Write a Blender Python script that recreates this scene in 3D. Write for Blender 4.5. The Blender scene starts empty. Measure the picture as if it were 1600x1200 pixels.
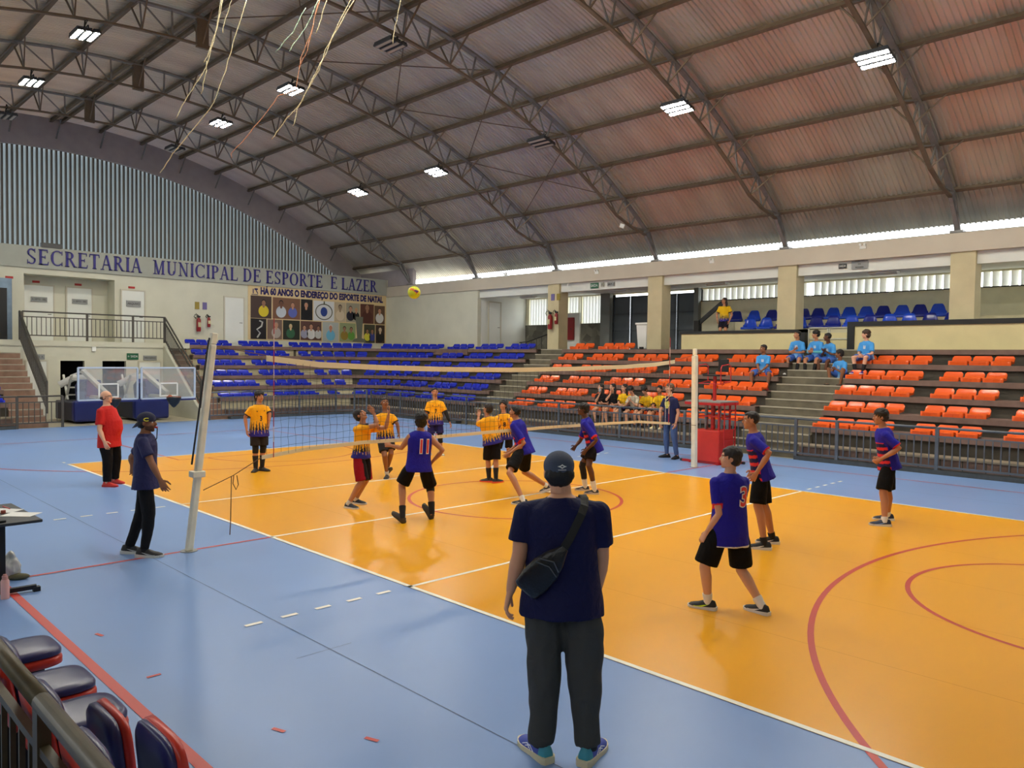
import bpy, bmesh, math, random
from mathutils import Vector, Matrix, noise
from mathutils.bvhtree import BVHTree
random.seed(7)
V = Vector
sc = bpy.context.scene
col = sc.collection

# ------------------------------------------------------------------ camera
CAM = V((9.3767, -9.3465, 2.375))
YAW, PIT, ROL, FPX = 0.793095, -0.0328529, 0.0130013, 1218.43
_f = V((-math.sin(YAW) * math.cos(PIT), math.cos(YAW) * math.cos(PIT), math.sin(PIT)))
_r0 = V((math.cos(YAW), math.sin(YAW), 0))
_u0 = _r0.cross(_f)
_r = _r0 * math.cos(ROL) + _u0 * math.sin(ROL)
_u = -_r0 * math.sin(ROL) + _u0 * math.cos(ROL)
cam = bpy.data.cameras.new('camera')
cam.sensor_width = 36.0
cam.lens = FPX * 36.0 / 1600.0
cam.clip_start = 0.05
cam.clip_end = 300
co = bpy.data.objects.new('camera', cam)
col.objects.link(co)
M = Matrix((( _r.x, _u.x, -_f.x, CAM.x), (_r.y, _u.y, -_f.y, CAM.y), (_r.z, _u.z, -_f.z, CAM.z), (0, 0, 0, 1)))
co.matrix_world = M
sc.camera = co

# surveying helpers: where the sight line through a point of the photograph meets a plane of the hall
def sight(u, v): return _f + _r * ((u - 800) / FPX) - _u * ((v - 600) / FPX)
def onz(u, v, z=0.0):
    d = sight(u, v); return CAM + d * ((z - CAM.z) / d.z)
def onx(u, v, x):
    d = sight(u, v); return CAM + d * ((x - CAM.x) / d.x)
def ony(u, v, y):
    d = sight(u, v); return CAM + d * ((y - CAM.y) / d.y)
def atd(u, v, dep): return CAM + sight(u, v) * dep
def depth(p): return (p - CAM).dot(_f)

# ------------------------------------------------------------------ world, exposure
sc.view_settings.view_transform = 'Standard'
sc.view_settings.look = 'None'
sc.view_settings.gamma = 1.0
sc.view_settings.exposure = 0.25
sc.view_settings.use_curve_mapping = False
sc.cycles.use_denoising = True
sc.cycles.max_bounces = 6
sc.cycles.diffuse_bounces = 4
sc.cycles.glossy_bounces = 3
sc.cycles.transparent_max_bounces = 12
sc.cycles.sample_clamp_indirect = 6.0
w = bpy.data.worlds.new('sky'); sc.world = w; w.use_nodes = True
nt = w.node_tree
bg = nt.nodes['Background']
bg.inputs[1].default_value = 1.0
_g = nt.nodes.new('ShaderNodeNewGeometry'); _s = nt.nodes.new('ShaderNodeSeparateXYZ'); _m = nt.nodes.new('ShaderNodeMapRange'); _c = nt.nodes.new('ShaderNodeMix'); _c.data_type = 'RGBA'
_m.inputs[1].default_value = -.08; _m.inputs[2].default_value = .04          # sunlit ground below, bright overcast sky above
_c.inputs[6].default_value = (2.4, 2.3, 2.05, 1); _c.inputs[7].default_value = (4.0, 4.25, 4.4, 1)
nt.links.new(_g.outputs['Incoming'], _s.inputs[0]); _n = nt.nodes.new('ShaderNodeMath'); _n.operation = 'MULTIPLY'; _n.inputs[1].default_value = -1
nt.links.new(_s.outputs[2], _n.inputs[0]); nt.links.new(_n.outputs[0], _m.inputs[0]); nt.links.new(_m.outputs[0], _c.inputs[0]); nt.links.new(_c.outputs[2], bg.inputs[0])
LAMP_STRENGTH = 300.0

# ------------------------------------------------------------------ materials
MAT = {}
def lin(c):
    return tuple(((x / 255) / 12.92 if x / 255 <= 0.04045 else ((x / 255 + 0.055) / 1.055) ** 2.4) for x in c) + (1,)
def mat(name, rgb, rough=0.6, metal=0.0, var=0.0, vscale=3.0, bump=0.0, bscale=40.0, spec=0.5, stretch=None, rvar=0.0):
    if name in MAT: return MAT[name]
    m = bpy.data.materials.new(name); m.use_nodes = True; n = m.node_tree.nodes; l = m.node_tree.links
    b = n['Principled BSDF']
    c = lin(rgb)
    b.inputs['Base Color'].default_value = c
    b.inputs['Roughness'].default_value = rough
    b.inputs['Metallic'].default_value = metal
    b.inputs['Specular IOR Level'].default_value = spec
    tc = n.new('ShaderNodeTexCoord'); mp = n.new('ShaderNodeMapping')
    l.new(tc.outputs['Object'], mp.inputs[0])
    if stretch: mp.inputs['Scale'].default_value = stretch
    if var > 0:
        nz = n.new('ShaderNodeTexNoise'); nz.inputs['Scale'].default_value = vscale; nz.inputs['Detail'].default_value = 5
        l.new(mp.outputs[0], nz.inputs['Vector'])
        mx = n.new('ShaderNodeMix'); mx.data_type = 'RGBA'
        mx.inputs[6].default_value = tuple(x * (1 - var) for x in c[:3]) + (1,)
        mx.inputs[7].default_value = tuple(min(1, x * (1 + var)) for x in c[:3]) + (1,)
        rp = n.new('ShaderNodeMapRange'); rp.inputs[1].default_value = 0.3; rp.inputs[2].default_value = 0.7
        l.new(nz.outputs['Fac'], rp.inputs[0]); l.new(rp.outputs[0], mx.inputs[0]); l.new(mx.outputs[2], b.inputs['Base Color'])
        if rvar > 0:
            r2 = n.new('ShaderNodeMapRange'); r2.inputs[3].default_value = rough - rvar; r2.inputs[4].default_value = rough + rvar
            l.new(nz.outputs['Fac'], r2.inputs[0]); l.new(r2.outputs[0], b.inputs['Roughness'])
    if bump > 0:
        n2 = n.new('ShaderNodeTexNoise'); n2.inputs['Scale'].default_value = bscale; n2.inputs['Detail'].default_value = 3
        l.new(mp.outputs[0], n2.inputs['Vector'])
        bp = n.new('ShaderNodeBump'); bp.inputs['Strength'].default_value = bump; bp.inputs['Distance'].default_value = 0.02
        l.new(n2.outputs['Fac'], bp.inputs['Height']); l.new(bp.outputs[0], b.inputs['Normal'])
    MAT[name] = m
    return m
def emis(name, rgb, strength):
    m = bpy.data.materials.new(name); m.use_nodes = True; n = m.node_tree.nodes; l = m.node_tree.links
    b = n['Principled BSDF']; b.inputs['Base Color'].default_value = (0.8, 0.8, 0.8, 1)
    b.inputs['Emission Color'].default_value = lin(rgb); b.inputs['Emission Strength'].default_value = strength
    MAT[name] = m; return m
def vcol(name, rough=0.75, spec=0.3, bump=0.25, bscale=14.0):
    if name in MAT: return MAT[name]
    m = bpy.data.materials.new(name); m.use_nodes = True; n = m.node_tree.nodes; l = m.node_tree.links
    b = n['Principled BSDF']; a = n.new('ShaderNodeAttribute'); a.attribute_name = 'dye'
    l.new(a.outputs['Color'], b.inputs['Base Color']); b.inputs['Roughness'].default_value = rough
    b.inputs['Specular IOR Level'].default_value = spec
    if bump:
        tc = n.new('ShaderNodeTexCoord'); nz = n.new('ShaderNodeTexNoise'); nz.inputs['Scale'].default_value = bscale
        nz.inputs['Detail'].default_value = 2; nz.inputs['Distortion'].default_value = 1.2
        l.new(tc.outputs['Object'], nz.inputs['Vector'])
        bp = n.new('ShaderNodeBump'); bp.inputs['Strength'].default_value = bump; bp.inputs['Distance'].default_value = 0.05
        l.new(nz.outputs['Fac'], bp.inputs['Height']); l.new(bp.outputs[0], b.inputs['Normal'])
    MAT[name] = m; return m

# ------------------------------------------------------------------ mesh builder
class MB:
    def __init__(s): s.v = []; s.f = []; s.mi = []; s.m = 0
    def add(s, vs, fs):
        o = len(s.v); s.v += [tuple(p) for p in vs]; s.f += [tuple(i + o for i in q) for q in fs]; s.mi += [s.m] * len(fs); return o
    def box(s, x0, x1, y0, y1, z0, z1, R=None, c=None):
        vs = [V((x, y, z)) for x in (x0, x1) for y in (y0, y1) for z in (z0, z1)]
        if R is not None: vs = [R @ p + (c or V((0, 0, 0))) for p in vs]
        s.add(vs, [(0, 1, 3, 2), (4, 6, 7, 5), (0, 4, 5, 1), (2, 3, 7, 6), (0, 2, 6, 4), (1, 5, 7, 3)]); return s
    def bar(s, a, b, w, h, up=V((0, 0, 1))):
        a = V(a); b = V(b); t = (b - a).normalized(); x = t.cross(up)
        if x.length < 1e-4: x = t.cross(V((1, 0, 0)))
        x.normalize(); y = x.cross(t).normalized()
        vs = []
        for p in (a, b):
            for i, j in ((-1, -1), (1, -1), (1, 1), (-1, 1)): vs.append(p + x * (i * w / 2) + y * (j * h / 2))
        s.add(vs, [(3, 2, 1, 0), (4, 5, 6, 7), (0, 1, 5, 4), (1, 2, 6, 5), (2, 3, 7, 6), (3, 0, 4, 7)]); return s
    def tube(s, pts, rad, n=8, lat=None, cap=True, rnd=False):
        pts = [V(p) for p in pts]; k = len(pts)
        if not isinstance(rad, (list, tuple)): rad = [rad] * k
        rad = [r if isinstance(r, tuple) else (r, r) for r in rad]
        if rnd:
            t0 = (pts[0] - pts[1]).normalized(); t1 = (pts[-1] - pts[-2]).normalized()
            r0, r1 = rad[0], rad[-1]
            pts = [pts[0] + t0 * min(r0) * 0.75] + pts + [pts[-1] + t1 * min(r1) * 0.75]
            rad = [(r0[0] * .55, r0[1] * .55)] + rad + [(r1[0] * .55, r1[1] * .55)]; k += 2
        rings = []; prev = V(lat) if lat is not None else None
        for i in range(k):
            t = (pts[min(i + 1, k - 1)] - pts[max(i - 1, 0)]).normalized()
            x = prev - t * prev.dot(t) if prev is not None else t.cross(V((0, 0, 1)))
            if x.length < 1e-3: x = t.cross(V((1, 0, 0.2)))
            x.normalize(); y = t.cross(x); prev = x if lat is None else V(lat)
            rings.append([pts[i] + x * (rad[i][0] * math.cos(a)) + y * (rad[i][1] * math.sin(a)) for a in [2 * math.pi * j / n for j in range(n)]])
        vs = [p for r in rings for p in r]; fs = []
        for i in range(k - 1):
            for j in range(n):
                a, b = i * n + j, i * n + (j + 1) % n; fs.append((a, b, b + n, a + n))
        if cap: fs.append(tuple(range(n - 1, -1, -1))); fs.append(tuple((k - 1) * n + j for j in range(n)))
        s.add(vs, fs); return s
    def ell(s, c, ax, R=None, nu=16, nv=10):
        vs = []; fs = []; c = V(c)
        for i in range(nv + 1):
            th = math.pi * i / nv
            for j in range(nu):
                ph = 2 * math.pi * j / nu
                p = V((ax[0] * math.sin(th) * math.cos(ph), ax[1] * math.sin(th) * math.sin(ph), ax[2] * math.cos(th)))
                vs.append((R @ p if R is not None else p) + c)
        for i in range(nv):
            for j in range(nu):
                a, b = i * nu + j, i * nu + (j + 1) % nu; fs.append((a, a + nu, b + nu, b))
        s.add(vs, fs); return s
    def prism(s, poly, y0, y1, f=None):   # poly of (x,z) extruded along y, f maps the point
        n = len(poly); vs = [V((x, y0, z)) for x, z in poly] + [V((x, y1, z)) for x, z in poly]
        if f: vs = [f(p) for p in vs]
        s.add(vs, [tuple(range(n)), tuple(range(2 * n - 1, n - 1, -1))] + [(i, i + n, (i + 1) % n + n, (i + 1) % n) for i in range(n)]); return s
    def mesh(s, name, fix=True):
        me = bpy.data.meshes.new(name); me.from_pydata(s.v, [], s.f)
        if any(s.mi): me.polygons.foreach_set('material_index', s.mi)
        if fix:
            b = bmesh.new(); b.from_mesh(me); bmesh.ops.recalc_face_normals(b, faces=b.faces); b.to_mesh(me); b.free()
        me.update(); return me
    def build(s, name, mats, parent=None, smooth=False, bevel=0, loc=None, fix=True, angle=None):
        me = s.mesh(name, fix)
        for m in (mats if isinstance(mats, (list, tuple)) else [mats]): me.materials.append(m)
        o = bpy.data.objects.new(name, me); col.objects.link(o)
        if smooth: me.polygons.foreach_set('use_smooth', [True] * len(me.polygons))
        if angle is not None: me.set_sharp_from_angle(angle=math.radians(angle))
        if parent is not None: o.parent = parent
        if loc is not None: o.location = loc
        if bevel:
            b = o.modifiers.new('bevel', 'BEVEL'); b.width = bevel; b.segments = 2; b.limit_method = 'ANGLE'
        return o
def tag(o, label=None, cat=None, group=None, kind=None):
    if label: o['label'] = label
    if cat: o['category'] = cat
    if group: o['group'] = group
    if kind: o['kind'] = kind
    return o
def empty(name, loc=(0, 0, 0), label=None, cat=None, group=None, rz=0):
    o = bpy.data.objects.new(name, None); col.objects.link(o); o.location = loc; o.rotation_euler = (0, 0, rz)
    o.empty_display_size = 0.2
    return tag(o, label, cat, group)
def struct(o): o['kind'] = 'structure'; return o
def dup(src, loc=None, rz=None, label=None, parent=None):
    r = src.copy(); col.objects.link(r)
    if parent is not None: r.parent = parent
    if loc is not None: r.location = loc
    if rz is not None: r.rotation_euler = (0, 0, rz)
    if label: r['label'] = label
    for ch in list(src.children): dup(ch, parent=r)
    return r
def rotz(a): return Matrix.Rotation(a, 3, 'Z')
ORD = ['lowest', 'second', 'third', 'fourth', 'fifth', 'sixth', 'seventh', 'eighth', 'ninth', 'tenth', 'eleventh', 'twelfth', 'thirteenth', 'fourteenth', 'fifteenth', 'sixteenth', 'seventeenth', 'eighteenth']
NTH = ['first'] + ORD[1:]

# palette
m_blue = mat('court_blue', (120, 153, 205), 0.35, var=0.06, vscale=0.5, rvar=0.06)
m_orange = mat('court_orange', (238, 166, 10), 0.30, var=0.05, vscale=0.45, stretch=(1, 0.35, 1), rvar=0.06)
m_white = mat('line_white', (244, 240, 225), 0.4)
m_red = mat('line_red', (196, 62, 52), 0.4)
m_conc = mat('concrete_dark', (74, 69, 60), 0.85, var=0.25, vscale=2.5, bump=0.2)
m_step = mat('step_concrete', (108, 101, 84), 0.8, var=0.25, vscale=3, bump=0.2)
m_fascia = mat('pink_concrete', (122, 98, 88), 0.75, var=0.15, vscale=4, bump=0.15)
m_tread = mat('tread_concrete', (142, 130, 110), 0.75, var=0.15, vscale=3)
m_wall = mat('wall_cream', (206, 204, 184), 0.8, var=0.05, vscale=1.2)
m_wall2 = mat('wall_white', (222, 224, 216), 0.8, var=0.04, vscale=1.2)
m_beige = mat('parapet_cream', (214, 202, 152), 0.7, var=0.05, vscale=2)
m_colm = mat('column_cream', (200, 188, 150), 0.7, var=0.08, vscale=2)
m_band = mat('band_grey', (166, 168, 156), 0.8, var=0.04)
m_archw = mat('arch_grey', (166, 158, 160), 0.85, var=0.06)
m_steel = mat('truss_paint', (132, 130, 128), 0.5, 0.3, var=0.15, vscale=4)
m_steelb = mat('truss_brown', (112, 98, 82), 0.6, 0.2, var=0.15, vscale=4)
m_rail = mat('railing_grey', (98, 104, 112), 0.45, 0.4, var=0.1)
m_railo = mat('railing_olive', (74, 66, 46), 0.45, 0.25, var=0.25, vscale=9)
m_seatb = mat('seat_blue', (28, 42, 170), 0.22)
m_seatv = mat('seat_navy', (22, 38, 140), 0.2)
m_seatv2 = mat('seat_royal', (30, 75, 205), 0.2)
m_seato = mat('seat_orange', (228, 92, 30), 0.25)
m_black = mat('black_paint', (20, 20, 21), 0.5)
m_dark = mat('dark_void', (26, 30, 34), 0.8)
m_gate = mat('gate_grey', (84, 92, 98), 0.5, 0.2, var=0.08)
m_signg = mat('sign_grey', (140, 142, 140), 0.5)
m_green = mat('sign_green', (20, 92, 58), 0.5)
m_letter = mat('letter_navy', (40, 32, 120), 0.5)
m_hred = mat('hydrant_red', (140, 24, 30), 0.4)
m_redp = mat('red_paint', (188, 30, 34), 0.4)
m_pad = mat('pad_navy', (34, 44, 110), 0.35, var=0.06)
m_fin = mat('fin_white', (178, 190, 196), 0.5)
m_fin2 = mat('fin_bright', (236, 238, 236), 0.5)
m_fing = mat('fin_grey', (104, 102, 98), 0.7)

# =========================================================== floor and court
WX, CY = -17.5, 7.9                       # corner centre of the stands
def path(rs, re, xa, yb, n=14):           # plan line of a tier: side straight, round corner, end straight
    pts = []
    if xa is not None: pts.append((xa, CY + rs))
    if xa is not None and yb is not None or (xa is None or yb is None):
        for i in range(n + 1):
            a = math.pi / 2 * i / n
            pts.append((WX - re * math.sin(a), CY + rs * math.cos(a)))
    if yb is not None: pts.append((WX - re, yb))
    return pts
b = MB()
b.box(-27, 22, -18, 17, -0.3, 0.0)
struct(b.build('floor', mat('floor_concrete', (176, 168, 146), 0.6, var=0.1)))
b = MB(); pl = [(20, -13), (20, 8.93)] + path(1.03, 0.85, None, None) + [(-18.35, 2.1), (-18.35, -13)]
b.add([V((x, y, 0.004)) for x, y in pl], [tuple(range(len(pl)))])
struct(b.build('floor_blue', m_blue))
b = MB(); b.add([V(p) for p in ((-9, -4.5, .006), (9, -4.5, .006), (9, 4.5, .006), (-9, 4.5, .006))], [(0, 1, 2, 3)])
struct(b.build('floor_orange', m_orange))
W = .05
def seg(b, x0, y0, x1, y1, w, z):
    a = V((x0, y0, z)); c = V((x1, y1, z)); t = (c - a).normalized(); n = V((-t.y, t.x, 0)) * w / 2
    b.add([a - n, c - n, c + n, a + n], [(0, 1, 2, 3)])
def arc(b, cx, cy, r, a0, a1, w, z, n=96):
    for i in range(n):
        p = math.radians(a0 + (a1 - a0) * i / n); q = math.radians(a0 + (a1 - a0) * (i + 1) / n)
        b.add([V((cx + (r - w / 2) * math.cos(p), cy + (r - w / 2) * math.sin(p), z)), V((cx + (r + w / 2) * math.cos(p), cy + (r + w / 2) * math.sin(p), z)),
               V((cx + (r + w / 2) * math.cos(q), cy + (r + w / 2) * math.sin(q), z)), V((cx + (r - w / 2) * math.cos(q), cy + (r - w / 2) * math.sin(q), z))], [(0, 1, 2, 3)])
b = MB()
z = .009
for s in (-1, 1):
    seg(b, -9, s * 4.475, 9, s * 4.475, W, z); seg(b, s * 8.975, -4.5, s * 8.975, 4.5, W, z)
    seg(b, s * 2.975, -4.5, s * 2.975, 4.5, W, z)
    for t in (-1, 1):
        for k in range(5):
            y = 4.72 + .345 * k; seg(b, s * 2.96, t * y, s * 2.96, t * (y + .16), W, z)
        seg(b, s * 9.2, t * 4.475, s * 9.35, t * 4.475, W, z)
seg(b, 0, -4.5, 0, 4.5, W, z)
tag(struct(b.build('trim_1', m_white)))
b = MB(); z = .0075
seg(b, -14, 7.5, 14, 7.5, W, z); seg(b, -14, -7.5, 14, -7.5, .075, z)
for s in (-1, 1):
    seg(b, s * 14, -7.5, s * 14, 7.5, W, z)
    seg(b, 0, s * 4.5, 0, s * 7.5, W, z)
    t = 1 if s > 0 else -1
    arc(b, s * 12.43, 0, 6.6, *((90, 270) if s > 0 else (-90, 90)), .055, z)
    arc(b, s * 8.2, 0, 1.8, *((90, 270) if s > 0 else (-90, 90)), W, z, 48)
    seg(b, s * 8.2, -2.45, s * 14, -2.45, W, z); seg(b, s * 8.2, 2.45, s * 14, 2.45, W, z); seg(b, s * 8.2, -2.45, s * 8.2, 2.45, W, z)
    seg(b, s * 12.43, 6.6, s * 14, 6.6, W, z); seg(b, s * 12.43, -6.6, s * 14, -6.6, W, z)
arc(b, 0, 0, 1.8, 0, 360, .055, z)
seg(b, 4.75, -7.72, 4.75, -7.54, W, z)
for (x, y, a) in ((2.34, -7.25, 15), (3.51, -7.23, 90), (4.9, -6.97, 20), (5.4, -6.61, 20)):
    seg(b, x - .05 * math.cos(math.radians(a)), y - .05 * math.sin(math.radians(a)), x + .05 * math.cos(math.radians(a)), y + .05 * math.sin(math.radians(a)), .03, z)
struct(b.build('trim_2', m_red))
b = MB(); m_seam = mat('seam', (150, 120, 60), 0.6)   # welded joints of the floor sheets
for y in (-6.0, 6.0): seg(b, -14, y, 14, y, .006, .0065)
seg(b, 3.92, -6.3, 3.92, -5.8, .005, .0065)
struct(b.build('trim_3', mat('seam_dark', (92, 104, 128), 0.6)))
b = MB()
for y in (-3.0, -1.5, .0, 1.5, 3.0): seg(b, -9, y, 9, y, .005, .0068)
struct(b.build('trim_12', mat('seam_orange', (206, 130, 12), 0.5)))

# =========================================================== stands
HT = lambda k: .35 + .4 * k
RS = lambda k: 1.2 + .64 * k
RE = lambda k: 1.0 + .62 * k
def sweep(b, profs):  # profs: list of rings (each a list of points) joined in order, capped
    n = len(profs[0]); vs = [p for r in profs for p in r]; fs = []
    for i in range(len(profs) - 1):
        for j in range(n):
            a, c = i * n + j, i * n + (j + 1) % n; fs.append((a, c, c + n, a + n))
    fs += [tuple(range(n)), tuple(range(len(vs) - 1, len(vs) - 1 - n, -1))]
    b.add(vs, fs)
def tier_ring(P, prof):   # P: function offset -> (x,y)
    return [V((*P(o), z)) for o, z in prof]
def span(kind, b, k, prof_s):
    """prof_s: list of (offset relative to tier front, z)."""
    rings = []
    if kind[0] == 'side':
        for x in kind[1:]: rings.append([V((x, CY + RS(k) + o, z)) for o, z in prof_s])
    elif kind[0] == 'end':
        for y in kind[1:]: rings.append([V((WX - RE(k) - o, y, z)) for o, z in prof_s])
    else:
        rings.append([V((kind[1], CY + RS(k) + o, z)) for o, z in prof_s])
        for i in range(15):
            a = math.pi / 2 * i / 14
            rings.append([V((WX - (RE(k) + o) * math.sin(a), CY + (RS(k) + o) * math.cos(a), z)) for o, z in prof_s])
        rings.append([V((WX - RE(k) - o, kind[2], z)) for o, z in prof_s])
    sweep(b, rings)
SPANS = [('side', .72, 9.5), ('side', -10.55, -1.16), ('corner', -11.92, 3.37), ('end', -3.45, -10.0)]
for k in range(7):
    bt = MB(); bf = MB(); h = HT(k); nx = .66 if k < 6 else 1.0
    for s in SPANS:
        if k == 0:
            span(s, bt, k, [(.03, 0), (.03, h - .03), (nx, h - .03), (nx, 0)])
            span(s, bf, k, [(0, h - .04), (0, h), (.5, h), (.5, h - .04)])
        else:
            span(s, bt, k, [(.08, 0), (.08, h - .02), (nx + .02, h - .02), (nx + .02, 0)])
            span(s, bf, k, [(0, h - .13), (0, h), (nx, h), (nx, h - .05), (.12, h - .05), (.12, h - .13)])
    if k == 0:
        struct(bt.build('trim_4', m_fascia)); struct(bf.build('trim_5', m_tread))
    else:
        struct(bt.build('floor_tier', m_conc)); struct(bf.build('floor_tier_edge', m_fascia))
m_riser = mat('riser_cream', (188, 180, 148), .8, var=.12, vscale=2)
for k in range(1, 7):
    b = MB(); h = HT(k); a1 = {1: 1.0, 2: .95, 3: .98, 4: 1.1, 5: 1.15, 6: 1.12}[k]
    def ringat(P): return [V((*P(o), z)) for o, z in ((.074, h - .41), (.074, h - .125), (.085, h - .125), (.085, h - .41))]
    rings = [[V((WX - RE(k) - o, 3.375, z)) for o, z in ((.074, h - .41), (.074, h - .125), (.085, h - .125), (.085, h - .41))]]
    for i in range(9):
        a = math.pi / 2 + (a1 - math.pi / 2) * i / 8
        rings.append([V((WX - (RE(k) + o) * math.sin(a), CY + (RS(k) + o) * math.cos(a), z)) for o, z in ((.074, h - .41), (.074, h - .125), (.085, h - .125), (.085, h - .41))])
    sweep(b, rings); struct(b.build('floor_riser', m_riser))
# joint lines of the fascia boards are in the material; front kerb under the railing
bk = MB(); bj = MB()
for s in SPANS:
    span(s, bk, 0, [(-.28, 0), (-.28, .1), (-.02, .1), (-.02, 0)])
struct(bk.build('trim_6', mat('kerb_dark', (66, 70, 72), 0.7, var=0.2, vscale=6)))
for i in range(60):
    x = -16.8 + i * .44
    if -11.9 < x < -10.55 or -1.16 < x < .72: continue
    bj.box(x, x + .025, 9.122, 9.14, 0, .31)
for i in range(16):
    y = 3.6 + i * .27; bj.box(-18.54, -18.525, y, y + .02, 0, .31)
struct(bj.build('trim_7', m_conc))
# flights of steps
def flight(P, name, ms=None):
    prof = [(0, 0)]
    o = -.28; z = 0
    zs = [.175, .35] + [.35 + .2 * i for i in range(1, 13)]
    o = -.02; pts = [(o, 0)]
    for i, zz in enumerate(zs):
        pts.append((o, zz)); o += .3 if i < 2 else .32; pts.append((o, zz))
    pts.append((o, 0))
    bb = MB(); rings = P(pts); sweep(bb, rings)
    e = MB()
    for i, zz in enumerate(zs):
        o0 = pts[1 + 2 * i][0]
        sweep(e, P([(o0 - .012, zz - .025), (o0 - .012, zz + .006), (o0 + .05, zz + .006), (o0 + .05, zz - .025)]))
    a = struct(bb.build(name, ms or m_step)); struct(e.build(name + '_edge', mat('nosing', (176, 168, 148), 0.7)))
flight(lambda pr: [[V((x, 9.12 + o, z)) for o, z in pr] for x in (-1.16, .72)], 'floor_steps')
flight(lambda pr: [[V((x, 9.12 + o, z)) for o, z in pr] for x in (-11.92, -10.55)], 'floor_steps')
flight(lambda pr: [[V((-18.52 - o, y, z)) for o, z in pr] for y in (2.45, 3.37)], 'floor_steps', mat('step_pink', (146, 116, 98), .8, var=.2, vscale=4))
flight(lambda pr: [[V((-18.52 - o, y, z)) for o, z in pr] for y in (-3.45, -2.5)], 'floor_steps', MAT['step_pink'])
# top walks
b = MB(); b.box(-23, 9.5, 13.55, 17, 2.4, 2.75)
b.box(-23.2, -22.4, 3.37, 14.0, 2.4, 2.75); b.box(-23.2, -22.4, -10, -3.45, 2.4, 2.75)
b.box(-23.2, -16, 12.9, 14.0, 2.5, 2.7495)
struct(b.build('floor_walk', m_fascia))
b = MB(); b.box(-25.5, -21.96, -3.5, 3.37, 2.6, 2.8); struct(b.build('floor_balcony', m_wall))

# =========================================================== end wall block (x = -23)
def wallx(b, x, y0, y1, z0, z1, holes=(), t=.2):   # plane at x facing +x, holes: (ya,yb,za,zb)
    ys = sorted({y0, y1, *[h[0] for h in holes], *[h[1] for h in holes]}); zs = sorted({z0, z1, *[h[2] for h in holes], *[h[3] for h in holes]})
    for i in range(len(ys) - 1):
        for j in range(len(zs) - 1):
            cy = (ys[i] + ys[i + 1]) / 2; cz = (zs[j] + zs[j + 1]) / 2
            if any(h[0] < cy < h[1] and h[2] < cz < h[3] for h in holes): continue
            b.box(x - t, x, ys[i], ys[i + 1], zs[j], zs[j + 1])
def wally(b, y, x0, x1, z0, z1, holes=(), t=.2):   # plane at y facing -y
    xs = sorted({x0, x1, *[h[0] for h in holes], *[h[1] for h in holes]}); zs = sorted({z0, z1, *[h[2] for h in holes], *[h[3] for h in holes]})
    for i in range(len(xs) - 1):
        for j in range(len(zs) - 1):
            cx = (xs[i] + xs[i + 1]) / 2; cz = (zs[j] + zs[j + 1]) / 2
            if any(h[0] < cx < h[1] and h[2] < cz < h[3] for h in holes): continue
            b.box(xs[i], xs[i + 1], y, y + t, zs[j], zs[j + 1])
b = MB(); wallx(b, -23, -14, 13.6, 2.7, 5.45, [(-2.15, .9, 2.7, 5.2)])
b.box(-24.0, -23.8, -2.3, 1.0, 2.7, 5.4); b.box(-24, -23.2, -2.35, -2.15, 2.7, 5.4); b.box(-24, -23.2, .9, 1.1, 2.7, 5.4); b.box(-24, -23.2, -2.3, 1.1, 5.2, 5.4)
struct(b.build('wall_end', m_wall))
b = MB(); b.box(-23.2, -22.93, -14, 13.6, 5.42, 6.2); b.box(-25.6, -22.98, -14, 13.6, 6.0, 6.19)
struct(b.build('trim_8', m_band))
# lower store-room wall with its doors
lw = [(-2.0, -1.15, 0, 2.05), (-.75, .6, 0, 2.05), (.85, 1.6, 0, 2.05)]
b = MB(); wallx(b, -22.0, -2.5, 2.45, 0, 2.8, [(-1.25, -.46, 0, 2.08), (.15, .98, 0, 2.08)])
sweep(b, [[V((x, y, z)) for x, z in ((-22.0, 0), (-22.0, 2.75), (-18.9, .55), (-18.5, .35), (-18.5, 0))] for y in (2.35, 2.45)])
struct(b.build('wall_lower', m_wall))
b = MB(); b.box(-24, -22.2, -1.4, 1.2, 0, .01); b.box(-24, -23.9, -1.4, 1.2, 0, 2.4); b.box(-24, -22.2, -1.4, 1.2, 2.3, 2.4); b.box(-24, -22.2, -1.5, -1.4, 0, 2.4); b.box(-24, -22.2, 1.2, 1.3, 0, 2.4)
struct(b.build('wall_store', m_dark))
def door(name, x, y0, y1, z0, z1, m=None, n=0):
    b = MB(); b.box(x - .03, x + .02, y0, y1, z0, z1); o = b.build(name, m or m_wall2); struct(o)
    f = MB(); t = .05
    f.box(x, x + .035, y0 - t, y0, z0, z1 + t); f.box(x, x + .035, y1, y1 + t, z0, z1 + t); f.box(x, x + .035, y0, y1, z1, z1 + t)
    f.build('door_frame', mat('door_frame', (196, 190, 170), 0.6), o)
    h = MB(); h.tube([(x + .02, y1 - .08, (z0 + 1.0)), (x + .07, y1 - .08, z0 + 1.0), (x + .07, y1 - .2, z0 + 1.0)], .011, 8)
    h.build('door_handle', m_black, o)
    return o
door('door_1', -23.78, -1.97, -1.02, 2.8, 4.85); door('door_2', -23.78, -.55, .3, 2.8, 4.85)
door('door_3', -22.98, 1.15, 1.98, 2.8, 4.82); door('door_4', -22.98, 5.28, 6.11, 2.75, 4.82)
door('door_5', -21.98, -2.3, -1.7, 0, 2.05); door('door_6', -21.98, 1.45, 2.22, 0, 2.04)
def plate(name, x, y0, y1, z0, z1, m, label, cat, group=None, text=None, tm=None):
    b = MB(); b.box(x, x + .02, y0, y1, z0, z1); o = tag(b.build(name, m), label, cat, group)
    if text: wtext(text, (z1 - z0) * .5, V((x + .022, (y0 + y1) / 2, (z0 + z1) / 2)), 'x', tm or m_black, parent=o, maxw=(y1 - y0) * .85)
    return o
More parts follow.
